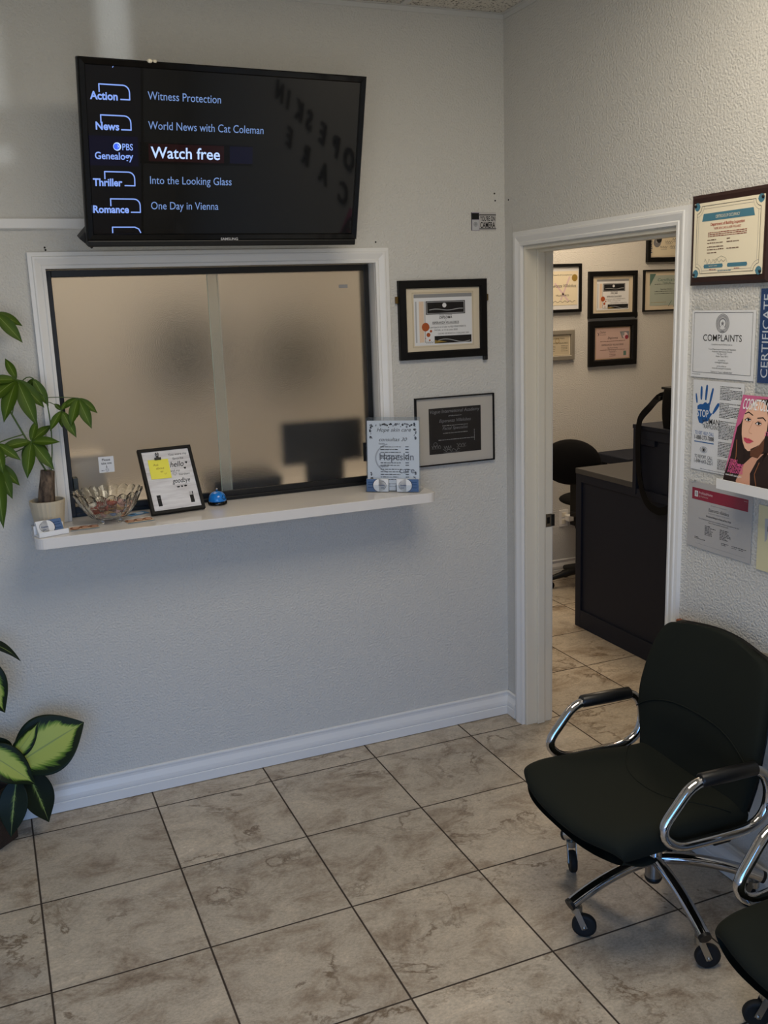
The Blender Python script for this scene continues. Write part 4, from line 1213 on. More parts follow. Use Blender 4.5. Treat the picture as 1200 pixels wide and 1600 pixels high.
# complaints notice
cm = thing('complaints_notice', 'white complaints notice with round seal in a clear sleeve below the plaque', 'notice', rw(-1.309, 1.733), RIGHT)
sleeve(cm, 0.276, 0.240)
pins(cm, (-0.105, 0.100), 0.098)
w, h = 0.270, 0.205
S = Sheet(); S.slab(-w / 2, -h / 2, w / 2, h / 2, 'white', 0.0006)
S.outline(-0.126, -0.088, 0.124, 0.096, 0.0012, 'ink')
S.ring(0, 0.063, 0.0285, 0.0012, 'ink'); S.ring(0, 0.063, 0.0265, 0.0065, 'lightgrey'); S.ring(0, 0.063, 0.0195, 0.001, 'ink'); S.ring(0, 0.063, 0.0165, 0.004, 'grey', a0=-0.9, a1=PI + 0.9)
star = [(0.0085 * (1 if i % 2 == 0 else 0.42) * math.sin(i * PI / 5), 0.063 + 0.0085 * (1 if i % 2 == 0 else 0.42) * math.cos(i * PI / 5)) for i in range(10)]
S.poly(star, 'grey', 2)
for k in range(30):
    a = 2 * PI * k / 30
    if 3.9 < a < 5.5: continue
    S.disc(0.0230 * math.cos(a), 0.063 + 0.0230 * math.sin(a), 0.0011, 'ink', 3, n=6)
S.text('TEXAS', 0, 0.0375, 0.0042, 'ink', w=0.016, k=3)
S.text('COMPLAINTS', 0, 0.010, 0.0195, 'ink', w=0.165, bold=0.004)
S.text('Complaints may be filed by mail to:', 0, -0.002, 0.0045, w=0.090)
for z_, t_, w_ in ((-0.0165, 'Texas Department of Licensing & Regulation', 0.118), (-0.0235, 'Attention: Enforcement Division', 0.086), (-0.0305, 'P.O. Box 12157', 0.040), (-0.0375, 'Austin, Texas 78711', 0.052), (-0.0495, 'or email to', 0.030), (-0.0560, 'intake@tdlr.texas.gov', 0.058), (-0.0670, 'at the online at', 0.040), (-0.0735, 'www.tdlr.texas.gov/complaints', 0.082), (-0.0855, 'Toll-free (in Texas): 1-800-803-9202', 0.092)):
    S.text(t_, 0.002, z_, 0.0048, w=w_)
S.micro(-0.128, -0.09, -0.0945, 0.0022)
S.build('notice_page', cm, loc=(0, -0.0016, -0.013))

# human trafficking poster
sp = thing('trafficking_poster', 'white poster with blue handprint reading stop human trafficking', 'poster', rw(-1.300, 1.466), RIGHT)
w, h = 0.222, 0.285
S = Sheet(); S.slab(-w / 2, -h / 2, w / 2, h / 2, 'white', 0.0006)
P = lambda a, b_: (-w / 2 + a * w, h / 2 - b_ * h)      # fractions from the top left


def finger(pts, r0, r1):
    a, b_ = Vector(P(*pts[0])), Vector(P(*pts[1])); d = (b_ - a); L = d.length; d.normalize(); q = Vector((-d.y, d.x))
    left, right = [], []
    for k in range(9):
        t = k / 8; r = (r0 + (r1 - r0) * t) * (0.55 + 0.45 * math.sin(PI * (0.15 + 0.85 * t)) + 0.2 * t)
        c = a + d * L * t
        left.append(c + q * r); right.append(c - q * r)
    S.poly(left + [b_ + d * r1 * 0.7] + right[::-1], 'blue', 1)


finger([(0.09, 0.255), (0.065, 0.155)], 0.0034, 0.0034); finger([(0.175, 0.215), (0.175, 0.075)], 0.0040, 0.0048); finger([(0.265, 0.215), (0.285, 0.055)], 0.0040, 0.0050)
finger([(0.345, 0.26), (0.405, 0.085)], 0.0036, 0.0048); finger([(0.415, 0.355), (0.525, 0.245)], 0.0034, 0.0068)
S.poly([P(*q_) for q_ in ((0.10, 0.285), (0.15, 0.265), (0.21, 0.262), (0.245, 0.240), (0.275, 0.238), (0.305, 0.252), (0.335, 0.236), (0.350, 0.248), (0.352, 0.300), (0.345, 0.32), (0.375, 0.355), (0.410, 0.350), (0.36, 0.400), (0.335, 0.440), (0.255, 0.452), (0.205, 0.478), (0.145, 0.470), (0.115, 0.42), (0.10, 0.35))], 'blue', 1)
S.text('STOP', P(0.215, 0)[0], P(0, 0.400)[1], 0.0215, 'white', w=0.052, k=2, bold=0.015)
S.text('HUMAN', P(0.385, 0)[0], P(0, 0.475)[1], 0.0175, 'ink', w=0.074, k=2, bold=0.006); S.text('TRAFFICKING', P(0.385, 0)[0], P(0, 0.525)[1], 0.0125, 'ink', w=0.074, k=2)
S.text('TO GET HELP, CALL', P(0.262, 0)[0], P(0, 0.600)[1], 0.0105, 'blue', w=0.086, k=2); S.text('1-888-373-7888', P(0.262, 0)[0], P(0, 0.655)[1], 0.0125, 'ink', w=0.088, k=2, bold=0.01)
S.rect(*P(0.06, 0.688), *P(0.46, 0.678), 'blue', 2)
S.ring(*P(0.26, 0.765), 0.0105, 0.001, 'ink', 2, ry=0.007); S.ring(*P(0.26, 0.765), 0.0165, 0.0012, 'navy', 2, ry=0.010); S.disc(*P(0.26, 0.765), 0.0045, 'ink', 2); S.ring(*P(0.26, 0.765), 0.007, 0.001, 'ink', 2)
S.text('TO REPORT, CALL', P(0.262, 0)[0], P(0, 0.865)[1], 0.0105, 'ink', w=0.082, k=2); S.text('1-844-643-2251', P(0.262, 0)[0], P(0, 0.920)[1], 0.0125, 'ink', w=0.084, k=2)
zt = 0.045
for head, n_ in ((2, 7), (2, 8), (2, 10), (1, 9), (1, 6)):
    for k in range(head): S.text('HUMAN TRAFFICKING IS A CRIME', P(0.545, 0)[0], P(0, zt + 0.013)[1], 0.0036, 'ink', 'L', w=0.088 if k == 0 else 0.040, bold=0.02); zt += 0.0185
    for k in range(n_): S.micro(P(0.545, 0)[0], P(0.965, 0)[0], P(0, zt + 0.010)[1], 0.0034, 'ink', 1, 1.0 if k < n_ - 1 else 0.5); zt += 0.0165
    zt += 0.026
S.micro(P(0.2, 0)[0], P(0.9, 0)[0], P(0, 0.985)[1], 0.0028, 'grey')
S.build('poster_sheet', sp, loc=(0, -0.0016, 0))
sleeve(sp, 0.232, 0.300)

# certificate banner
bn = thing('certificate_banner', 'vertical blue banner with white word certificate at the right edge', 'banner', rw(-1.520, 1.750), RIGHT)
S = Sheet(); S.slab(-0.060, -0.135, 0.060, 0.132, 'paleblue', 0.0006)
S.rect(-0.060, -0.135, -0.010, 0.132, 'navy', 1); S.rect(-0.010, -0.02, 0.060, 0.132, 'navy', 1)
S.text('CERTIFICATE', -0.022, -0.120, 0.026, 'white', 'L', w=0.236, k=2, rot=PI / 2)
S.build('banner_sheet', bn, loc=(0, -0.0016, 0))
b = MB(); b.box((-0.064, -0.006, -0.165), (0.064, -0.004, 0.140)); b.box((-0.064, -0.004, -0.165), (-0.062, -0.001, 0.14)); b.box((-0.064, -0.012, -0.165), (0.064, -0.001, -0.162))
b.build('acrylic_holder', m_acryl, bn)

# magazine in wall pocket
mh = thing('magazine_pocket', 'white wall pocket holding a glossy magazine below the blue banner', 'magazine rack', rw(-1.536, 1.303), RIGHT)
b = MB(); b.box((-0.125, -0.094, 0.0), (0.125, -0.090, 0.030)); b.box((-0.125, -0.090, 0.0), (0.125, -0.001, 0.004)); b.box((-0.125, -0.090, 0.004), (-0.122, -0.001, 0.028))
b.build('front_lip', m_trim, mh)
b = MB(); b.box((-0.125, -0.005, 0.004), (0.125, -0.001, 0.10)); b.build('back_plate', m_acryl, mh)
mg = thing('magazine', 'glossy cosmetology magazine with a dark-haired woman on its cover', 'magazine', rw(-1.530, 1.310, -0.083), (-0.245, 0, -PI / 2))
w, h = 0.216, 0.276
S = Sheet(); S.slab(-w / 2, 0, w / 2, h, 'ash', 0.003, 0.0015)
M_ = lambda a, b_: (-w / 2 + a * w, h - b_ * h)
S.rect(-w / 2, 0, w / 2, h, 'magenta', 1)
F_ = lambda a, b_: M_((a - 0.385) * 1.17 + 0.21, (b_ - 0.335) * 1.05 + 0.257)
S.poly([M_(*q_) for q_ in ((0.0, 1.0), (0.0, 0.86), (0.03, 0.70), (0.06, 0.55), (0.07, 0.42), (0.09, 0.28), (0.13, 0.19), (0.20, 0.10), (0.32, 0.04), (0.50, 0.02), (0.72, 0.06), (0.86, 0.18), (0.94, 0.40), (0.98, 0.7), (1.0, 1.0))], 'hair', 2)
S.poly([F_(*q_) for q_ in ((0.40, 0.93), (0.45, 0.80), (0.56, 0.70), (0.80, 0.62), (0.84, 0.84), (0.78, 1.0), (0.44, 1.03))], 'skinshade', 3)
S.poly([F_(*q_) for q_ in ((0.30, 0.30), (0.33, 0.22), (0.39, 0.16), (0.50, 0.135), (0.60, 0.17), (0.67, 0.26), (0.70, 0.40), (0.69, 0.50), (0.63, 0.58), (0.56, 0.63), (0.49, 0.645), (0.43, 0.62), (0.375, 0.56), (0.335, 0.49), (0.305, 0.40))], 'skin', 4)
S.poly([F_(*q_) for q_ in ((0.52, 0.62), (0.64, 0.565), (0.69, 0.49), (0.72, 0.62), (0.66, 0.70), (0.54, 0.69))], 'brownink', 4)
S.poly([F_(*q_) for q_ in ((0.58, 0.11), (0.72, 0.22), (0.78, 0.40), (0.80, 0.62), (0.74, 0.72), (0.72, 0.56), (0.705, 0.44), (0.68, 0.30), (0.62, 0.20))], 'hair', 5)
S.poly([F_(*q_) for q_ in ((0.24, 0.42), (0.30, 0.36), (0.33, 0.49), (0.37, 0.58), (0.43, 0.66), (0.47, 0.76), (0.44, 0.88), (0.40, 0.98), (0.30, 1.02), (0.24, 0.70))], 'hair', 5)
S.poly([F_(*q_) for q_ in ((0.60, 0.86), (0.66, 0.72), (0.76, 0.62), (0.90, 0.72), (0.98, 1.0), (0.66, 1.03))], 'hair', 5)
for a_, b_, c_ in (((0.28, 0.55), (0.33, 0.72), (0.30, 0.92)), ((0.70, 0.74), (0.67, 0.86), (0.74, 0.98)), ((0.34, 0.20), (0.44, 0.125), (0.56, 0.115))):
    S.line([F_(*a_), F_(*b_), F_(*c_)], 0.0022, 'tanhair', 6)
for (cx, cz) in ((0.385, 0.335), (0.555, 0.360)):
    S.disc(*F_(cx, cz), 0.0120, 'skinshade', 5, ry=0.0078); S.disc(*F_(cx, cz), 0.0095, 'white', 6, ry=0.0040); S.disc(*F_(cx + 0.004, cz), 0.0042, 'ink', 7); S.line([F_(cx - 0.048, cz + 0.004), F_(cx - 0.012, cz - 0.016), F_(cx + 0.04, cz - 0.002)], 0.0022, 'ink', 8)
S.line([F_(0.315, 0.280), F_(0.36, 0.258), F_(0.44, 0.285)], 0.0030, 'hair', 6); S.line([F_(0.52, 0.308), F_(0.60, 0.298), F_(0.65, 0.325)], 0.0030, 'hair', 6)
S.line([F_(0.465, 0.345), F_(0.430, 0.44), F_(0.445, 0.462), F_(0.49, 0.468)], 0.0015, 'skinshade', 6)
S.poly([F_(*q_) for q_ in ((0.375, 0.518), (0.415, 0.515), (0.435, 0.522), (0.46, 0.518), (0.545, 0.540), (0.49, 0.566), (0.44, 0.568), (0.40, 0.552))], 'lip', 6); S.line([F_(0.38, 0.520), F_(0.44, 0.536), F_(0.54, 0.541)], 0.0008, 'brownink', 7)
S.text('COSMETOLOGY', M_(0.055, 0)[0], M_(0, 0.150)[1], 0.031, 'white', 'L', w=0.130, k=8, bold=0.01)
for z_, t_, w_ in ((0.725, 'TEXAS', 0.030), (0.762, 'DEPARTMENT', 0.058), (0.799, 'OF LICENSING', 0.058), (0.836, '& REGULATION', 0.060)): S.text(t_, M_(0.055, 0)[0], M_(0, z_)[1], 0.0088, 'pink', 'L', w=w_, k=8, bold=0.015)
S.text('www.tdlr.texas.gov', M_(0.03, 0)[0], M_(0, 0.872)[1], 0.006, 'white', 'L', w=0.066, k=8)
S.text('STYLE', M_(0.56, 0)[0], M_(0, 0.40)[1], 0.012, 'pink', 'L', w=0.04, k=8); S.text('17', M_(0.6, 0)[0], M_(0, 0.30)[1], 0.03, 'white', 'L', w=0.03, k=8, bold=0.02)
S.build('cover', mg)
b = MB(); b.box((-w / 2, 0.0016, 0.001), (w / 2, 0.006, h - 0.001)); b.build('pages', 'paper', mg)

# association certificate with red band
pc = thing('membership_certificate', 'white certificate with dark red band low on the wall by the door trim', 'certificate', rw(-1.325, 1.176), RIGHT)
w, h = 0.284, 0.216
S = Sheet(); S.slab(-w / 2, -h / 2, w / 2, h / 2, 'ash', 0.0006)
S.rect(-0.124, 0.050, 0.124, 0.088, 'red', 1)
S.disc(-0.104, 0.069, 0.0085, 'white', 2, n=4); S.rect(-0.1115, 0.0595, -0.0965, 0.0785, 'white', 2); S.poly([(-0.104, 0.0765), (-0.0995, 0.0725), (-0.101, 0.066), (-0.107, 0.066), (-0.1085, 0.0725)], 'grey', 3); S.disc(-0.104, 0.0705, 0.0022, 'white', 4); S.rect(-0.106, 0.062, -0.102, 0.0635, 'grey', 3)
S.text('ProHeadHome', -0.092, 0.070, 0.0085, 'softpink', 'L', w=0.062, k=2); S.text('by ProCourses', -0.092, 0.0605, 0.0055, 'rose', 'L', w=0.042, k=2); S.micro(0.106, 0.120, 0.080, 0.002, 'rose', 2)
S.text('this certificate is hereby granted to', 0.0, 0.039, 0.0042, 'grey', w=0.072); S.text('Esperanza villalobos', 0, 0.021, 0.0105, 'ink', w=0.090, shear=0.1); S.text('for successful completion of the course', 0, 0.013, 0.0042, 'grey', w=0.095)
S.text('Bloodborne Pathogen for Body and Face Artists', 0, 0.001, 0.0060, 'ink', w=0.110, bold=0.015)
S.text('This certification has been issued in accordance with the requirements of the state', 0.0, -0.011, 0.0042, 'ink', w=0.180); S.text('Aspects of infection prevention and control policy', 0, -0.0175, 0.0042, 'ink', w=0.090)
for k in range(7): S.micro(-0.060, -0.006, -0.030 - k * 0.0048, 0.0034, 'ink', 1, random.uniform(.4, 1)); S.micro(0.008, 0.066, -0.030 - k * 0.0048, 0.0034, 'ink', 1, random.uniform(.4, 1))
for k in range(2): S.micro(-0.106, -0.056, -0.074 - k * 0.0042, 0.0032, 'ink', 1, 1 if k else .4)
for x_ in (0.016, 0.062, 0.092): S.micro(x_, x_ + 0.032, -0.071, 0.003, 'ink'); S.micro(x_, x_ + 0.020, -0.076, 0.003, 'ink')
S.micro(-0.10, 0.12, -0.094, 0.0016, 'silver')
S.build('certificate_page', pc, loc=(0, -0.0016, 0))
sleeve(pc, 0.292, 0.228)
pins(pc, (-0.110,), 0.108)

# yellowish certificate at the frame edge
yc = thing('cream_certificate', 'yellowish certificate in a clear sleeve at the lower right beside the red banded one', 'certificate', rw(-1.630, 1.160), RIGHT)
S = Sheet(); S.slab(-0.138, -0.100, 0.138, 0.098, 'yellowcream', 0.0006)
S.poly([(-0.112, 0.060), (-0.095, 0.062), (-0.10, 0.0), (-0.107, -0.01), (-0.109, -0.01)], 'lightgrey', 1); S.text('ESTHETICS', -0.100, 0.024, 0.014, 'ink', 'L', w=0.12, bold=0.02)
for z_ in (0.0, -0.012, -0.03): S.micro(-0.08, 0.09, z_, 0.004)
S.build('certificate_page', yc, loc=(0, -0.0016, 0))
sleeve(yc, 0.292, 0.228)

# dark letters mounted further along the right wall (seen mirrored in the television)
for row, z_, items in ((0, 1.735, [('H', -1.585), ('O', -1.765), ('P', -1.94), ('E', -2.12), ('S', -2.315), ('K', -2.47), ('I', -2.64), ('N', -2.775)]), (1, 1.545, [('C', -1.765), ('A', -2.035), ('R', -2.30), ('E', -2.56)])):
    for ltr, y_ in items:
        vs, fs = text_mesh(ltr, 0.02)
        mb = MB(); sc_ = 0.105 / cap_h(); cx = (min(v[0] for v in vs) + max(v[0] for v in vs)) / 2
        mb.add([((v[0] - cx) * sc_, -0.012, v[1] * sc_) for v in vs], fs)
        mb.add([((v[0] - cx) * sc_, -0.001, v[1] * sc_) for v in vs], fs)
        ne = len(vs)
        from collections import Counter
        cnt = Counter()
        for f_ in fs:
            for i_ in range(len(f_)): cnt[tuple(sorted((f_[i_], f_[(i_ + 1) % len(f_)])))] += 1
        mb.f += [(a, b_, b_ + ne, a + ne) for (a, b_), c_ in cnt.items() if c_ == 1]
        k_ = len(mb.f) - len(mb.m); mb.m += [0] * k_; mb.sm += [False] * k_
        o = mb.build('wall_letter', m_black_plastic, None, loc=(0, y_, z_), rot=RIGHT)
        tag(o, 'black wall letter %s in the %s row of lettering mirrored in the television' % (ltr, ('upper', 'lower')[row]), 'letter', 'wall letters mirrored in the television')

# ================================================================ BACK OFFICE seen through the door
OY = 1.799


def simple_doc(w, h, paper, lines, fn=None):
    S = Sheet(); S.slab(-w / 2, -h / 2, w / 2, h / 2, paper, 0.0006)
    for (t_, z_, hh, ww, kw) in lines: S.text(t_, kw.pop('x', 0), z_, hh, kw.pop('m', 'ink'), w=ww, **kw)
    if fn: fn(S)
    return S


def f1fn(S):
    S.line([(0.055, 0.07), (-0.01, -0.07)], 0.012, 'softpink', 1); S.line([(-0.055, 0.03), (0.045, -0.08)], 0.012, 'softpink', 1)
    S.disc(0.093, 0.065, 0.022, 'gold', 3)
    S.line([(-0.10 + 0.2 * t / 20, -0.085 + 0.006 * math.sin(t * 1.7)) for t in range(21)], 0.002, 'ink', 2)


picture('black framed award with gold seal at the left of the doorway view', 'picture frame', (1.452, OY, 1.930), BACK, 0.290, 0.308, 0.020, 0.022, m_black_frame, 'white',
        simple_doc(0.235, 0.215, 'cream', [('Award of Completion', 0.08, 0.009, 0.15, {}), ('Esperanza Villalobos', 0.006, 0.020, 0.21, {'shear': 0.35, 'k': 2}), ('VILLALOBOS', -0.050, 0.010, 0.10, {'k': 2})], f1fn), 0.235, 0.215)
picture('black framed diploma with orange dots in the upper middle of the doorway view', 'picture frame', (1.845, OY, 1.880), BACK, 0.384, 0.302, 0.032, 0.026, m_black_frame, 'matcream', diploma_doc(0.255, 0.198), 0.255, 0.198, fillet='beige',
        extra=lambda t: MB().tube([(0.186, -0.012, -0.115), (0.199, -0.012, -0.125), (0.200, -0.012, -0.147), (0.190, -0.012, -0.158), (0.178, -0.012, -0.146)], 0.004, 8).build('ribbon_loop', m_black_plastic, t))


def f3fn(S):
    S.poly([(0.056, 0.075), (0.132, 0.075), (0.132, 0.030), (0.075, 0.030)], 'grey', 1); S.disc(0.100, 0.048, 0.020, 'softpink', 2); S.disc(0.112, 0.036, 0.014, 'red', 3); S.disc(0.082, 0.058, 0.012, 'silver', 3)
    S.line([(-0.120, 0.072), (-0.112, 0.062), (-0.118, 0.052)], 0.004, 'ink', 1)
    S.rect(0.088, -0.085, 0.110, -0.055, 'green', 1); S.line([(-0.03 + 0.06 * t / 12, -0.055 + 0.006 * math.sin(t * 2)) for t in range(13)], 0.0015, 'ink')
    for z_ in (-0.066, -0.076, -0.086): S.micro(-0.025, 0.025, z_, 0.004, 'brownink')
    S.outline(-0.137, -0.104, 0.137, 0.104, 0.003, 'gold', 1)
    for z_ in (0.012, -0.045): S.micro(-0.10, 0.10, z_, 0.005, 'brownink')


picture('black framed pink diploma below the orange dotted one through the doorway', 'picture frame', (1.850, OY, 1.561), BACK, 0.386, 0.298, 0.040, 0.024, m_black_frame, m_black_plastic,
        simple_doc(0.280, 0.212, 'rose', [('Dalmy', 0.068, 0.014, 0.050, {'x': -0.080, 'shear': 0.3}), ('International', 0.055, 0.006, 0.05, {'x': -0.080}), ('Diploma', 0.028, 0.014, 0.080, {'shear': 0.2}), ('ESPERANZA VILLALOBOS', -0.016, 0.011, 0.175, {}), ('Spa Facial Peeling', -0.034, 0.008, 0.08, {})], f3fn), 0.280, 0.212)


def f4fn(S):
    S.disc(-0.065, -0.02, 0.03, 'grey', 1); S.rect(-0.075, -0.02, -0.03, 0.10, 'ash', 2); S.disc(-0.05, 0.0, 0.022, 'darkpaper', 3)
    for x_, z_ in ((-0.01, -0.05), (0.07, -0.045), (0.03, -0.015), (0.09, 0.0)):
        S.line([(x_ - 0.03 + 0.06 * t / 10, z_ + 0.008 * math.sin(t * 2.2 + x_ * 60)) for t in range(11)], 0.0018, 'ink', 4); S.rect(x_ - 0.025, z_ - 0.014, x_ + 0.025, z_ - 0.012, 'grey', 4)
    S.text('MASTER', -0.105, -0.085, 0.016, 'navy', 'L', w=0.16, rot=PI / 2, k=4)


picture('black framed photo certificate cut by the top right of the doorway', 'picture frame', (2.262, OY, 2.228), BACK, 0.300, 0.290, 0.030, 0.024, m_black_frame, 'matcream', simple_doc(0.235, 0.210, 'cream', [], f4fn), 0.235, 0.210)


def f5fn(S):
    S.poly([(-0.14, 0.11), (-0.09, 0.11), (-0.14, 0.03)], 'green', 1); S.poly([(0.14, 0.02), (0.14, -0.11), (0.06, -0.11)], 'green', 1); S.poly([(0.14, 0.08), (0.14, 0.05), (0.10, 0.0), (0.095, 0.01)], 'green', 1)
    S.line([(0.02, -0.105), (0.045, -0.07)], 0.004, 'green', 1)
    for z_ in (0.040, -0.008, -0.022): S.micro(-0.10, 0.08, z_, 0.004, 'ink')
    S.micro(-0.13, 0.0, -0.08, 0.004, 'gold')


picture('thin framed pale green certificate at the right of the doorway view', 'picture frame', (2.285, OY, 1.895), BACK, 0.385, 0.275, 0.010, 0.020, m_black_frame, 'matcream',
        simple_doc(0.275, 0.200, 'sage', [('Certificate', 0.062, 0.018, 0.150, {'m': 'green', 'shear': 0.2}), ('THALIA', 0.046, 0.010, 0.07, {'m': 'green'}), ('Esperanza Villalobos', 0.004, 0.009, 0.10, {})], f5fn), 0.275, 0.200)
m_pewter = mat('pewter_moulding', (150, 144, 132), 0.4, 0.3)
picture('small grey framed license partly hidden at the left of the doorway', 'picture frame', (1.425, OY, 1.566), BACK, 0.240, 0.194, 0.030, 0.022, m_pewter, 'matcream',
        simple_doc(0.170, 0.125, 'beige', [('STATE OF TEXAS', 0.040, 0.008, 0.09, {}), ('ESPERANZA VILLALOBOS', 0.010, 0.009, 0.14, {})],
                   lambda S: [S.outline(-0.085, -0.0625, 0.085, 0.0625, 0.003, 'cream'), S.ring(-0.01, 0.03, 0.016, 0.003, 'gold')] + [S.micro(x_, x_ + 0.05, z_, 0.004) for x_ in (-0.075, 0.02) for z_ in (-0.005, -0.015, -0.025, -0.038)]), 0.170, 0.125)

# reception desk: low writing counter stepping up to a tall transaction counter
dk = thing('reception_desk', 'dark navy stepped reception desk with panelled front beyond the doorway', 'desk', (0.955, 0.365, 0))
DL, DZL, DZH = 0.515, 0.932, 1.232


def panel_front(mb, y0, y1, z0, z1, st_, zt_, zb_):
    """shaker panel on the x = 0 face: frame proud of a recessed field"""
    mb.box((0.012, y0, z0), (0.030, y1, z1))
    mb.box((0, y0, z0), (0.012, y0 + st_, z1)).box((0, y1 - st_, z0), (0.012, y1, z1)).box((0, y0 + st_, z0), (0.012, y1 - st_, z0 + zb_)).box((0, y0 + st_, z1 - zt_), (0.012, y1 - st_, z1))


b = MB(); b.box((0.030, 0.0, 0.0), (0.70, DL - 0.002, DZL - 0.03)); panel_front(b, -1.50, DL, 0.0, DZL - 0.03, 0.052, 0.045, 0.105)
b.box((0.030, -1.50, 0.0), (0.45, 0.0, DZL - 0.03))
b.build('base_cabinet', m_navy, dk, bevel=0.0015)
b = MB(); b.box((-0.004, 0.0, DZL - 0.030), (0.72, DL, DZL)); b.build('low_counter', [m_deskgrey], dk, bevel=0.002)
b = MB(); b.box((-0.003, -0.0205, DZL - 0.031), (0.0, DL + 0.001, DZL - 0.004)); b.build('counter_edge', m_navy, dk)
b = MB(); b.box((0.020, -1.50, DZL - 0.03), (0.45, -0.002, DZH - 0.02))
b.box((-0.006, -0.030, DZL - 0.06), (0.020, -0.002, DZH - 0.02)); b.box((0.004, -1.50, DZH - 0.070), (0.020, -0.030, DZH - 0.02)); b.box((0.004, -0.16, DZH - 0.10), (0.020, -0.03, DZH - 0.07))
b.build('tall_counter_front', m_navy, dk, bevel=0.0015)
b = MB(); b.box((-0.008, -1.50, DZH - 0.020), (0.47, 0.002, DZH)); b.build('tall_counter_top', m_navy, dk, bevel=0.002)

# shoulder bag with hanging strap
bg = thing('shoulder_bag', 'black camera style shoulder bag on the tall counter with strap hanging down', 'bag', (1.10, 0.110, DZH))
b = MB()


def bagf(u, v):
    a = 2 * PI * u
    ca, sa = math.cos(a), math.sin(a)
    pw = lambda t: math.copysign(abs(t) ** 0.45, t)
    z = 0.19 * v
    k = 1 - 0.06 * (2 * v - 1) ** 2
    return Vector((0.14 * pw(ca) * k, 0.080 * pw(sa) * k, z))


b.grid(bagf, 32, 10); n0 = 33
b.f.append(tuple(range(32))); b.m.append(0); b.sm.append(False)
b.f.append(tuple(330 + i for i in range(32))); b.m.append(0); b.sm.append(False)
b.build('body', m_nylon, bg, bevel=0.004)
b = MB()
b.box((-0.13, -0.07, 0.188), (0.13, 0.07, 0.200)); b.tube([(-0.10, 0.0, 0.198), (-0.05, 0, 0.225), (0.05, 0, 0.225), (0.10, 0, 0.198)], 0.006, 8)
b.build('flap', m_black_plastic, bg, bevel=0.004)
b = MB()
sp_ = [(-0.10, 0.072, 0.155), (-0.118, 0.105, 0.142), (-0.150, 0.130, 0.095), (-0.162, 0.172, 0.050), (-0.168, 0.185, 0.012), (-0.172, 0.186, -0.06), (-0.173, 0.182, -0.14), (-0.173, 0.170, -0.24), (-0.173, 0.140, -0.33), (-0.173, 0.095, -0.385), (-0.172, 0.04, -0.405), (-0.172, -0.02, -0.400), (-0.170, -0.10, -0.34), (-0.165, -0.14, -0.12), (-0.16, -0.14, 0.012), (-0.12, -0.07, 0.15)]
SPt = [Vector(q) for q in sp_]
pts = []
for i in range(len(SPt) - 1):
    p0, p1, p2, p3 = SPt[max(0, i - 1)], SPt[i], SPt[i + 1], SPt[min(len(SPt) - 1, i + 2)]
    for t in (0, .33, .66): pts.append(0.5 * ((2 * p1) + (p2 - p0) * t + (2 * p0 - 5 * p1 + 4 * p2 - p3) * t * t + (3 * p1 - p0 - 3 * p2 + p3) * t ** 3))
vs = []
for i, p_ in enumerate(pts):
    d = (pts[min(i + 1, len(pts) - 1)] - pts[max(0, i - 1)]).normalized(); nx = Vector((1, 0.0, 0)); sd = d.cross(nx).normalized() * 0.019
    tn = d.cross(sd).normalized() * 0.0015
    vs += [p_ - sd - tn, p_ + sd - tn, p_ + sd + tn, p_ - sd + tn]
fs = [(4 * i + k, 4 * i + (k + 1) % 4, 4 * i + 4 + (k + 1) % 4, 4 * i + 4 + k) for i in range(len(pts) - 1) for k in range(4)]
b.add(vs, fs); b.build('strap', m_nylon, bg)
b = MB(); b.box((-0.124, 0.083, 0.135), (-0.096, 0.095, 0.150)); b.build('buckle', m_black_metal, bg, bevel=0.001)

# office stool behind the desk
ol = thing('office_stool', 'black task stool with oval backrest behind the low counter', 'stool', (1.455, 1.485, 0))
b = MB(); q0 = 0.045


def ell(u, v):
    a = 2 * PI * u; r = math.sin(PI * v)
    return Vector((0.185 * r * math.cos(a), -q0 * math.cos(PI * v), 0.143 * r * math.sin(a)))


b.grid(ell, 32, 12); b.build('backrest', m_nylon, ol, loc=(-0.250, -0.175, 0.880), rot=(0, 0, -0.75))
b = MB()


def seatf(u, v):
    a = 2 * PI * u; r = math.sin(PI * v) ** 0.6
    return Vector((0.215 * r * math.cos(a), 0.20 * r * math.sin(a), -0.032 * math.cos(PI * v)))


b.grid(seatf, 32, 12); b.build('seat', m_nylon, ol, loc=(0.03, 0.0, 0.590))
b = MB(); Mb = Matrix.Rotation(0.61, 3, 'Z'); b.obox((-0.19, -0.13, 0.665), (0.012, 0.055, 0.29), Mb); b.obox((-0.10, -0.07, 0.546), (0.24, 0.055, 0.012), Mb); b.build('back_support', m_black_metal, ol, bevel=0.003)
b = MB(); b.tube([(0.0, 0, 0.06), (0.0, 0, 0.57)], 0.022, 14); b.build('column', m_black_metal, ol)
for k in range(5):
    a = 2 * PI * k / 5 + 2.86
    lg = MB(); lg.tube([(0.0, 0, 0.125), (0.12 * math.cos(a), 0.12 * math.sin(a), 0.105), (0.25 * math.cos(a), 0.25 * math.sin(a), 0.070)], 0.02, 8, radii=[0.028, 0.025, 0.017]); lo = lg.build('leg', m_black_plastic, ol)
    cw = MB(); cw.lathe([(0.0, -0.018), (0.024, -0.016), (0.025, 0), (0.024, 0.016), (0.0, 0.018)], 16, (0.25 * math.cos(a), 0.25 * math.sin(a), 0.0252), axis='y'); cw.build('caster', m_rubber, lo)

# side table along the far wall
stb = thing('side_table', 'dark side table along the far office wall behind the stool', 'table', (2.34, 1.60, 0))
b = MB(); b.box((-0.62, -0.18, 0.775), (0.62, 0.19, 0.832)); b.build('table_top', m_navy, stb, bevel=0.006)
for sx in (-0.58, 0.58):
    for sy in (-0.14, 0.15):
        b = MB(); b.box((sx - 0.02, sy - 0.02, 0), (sx + 0.02, sy + 0.02, 0.775)); b.build('leg', m_navy, stb)

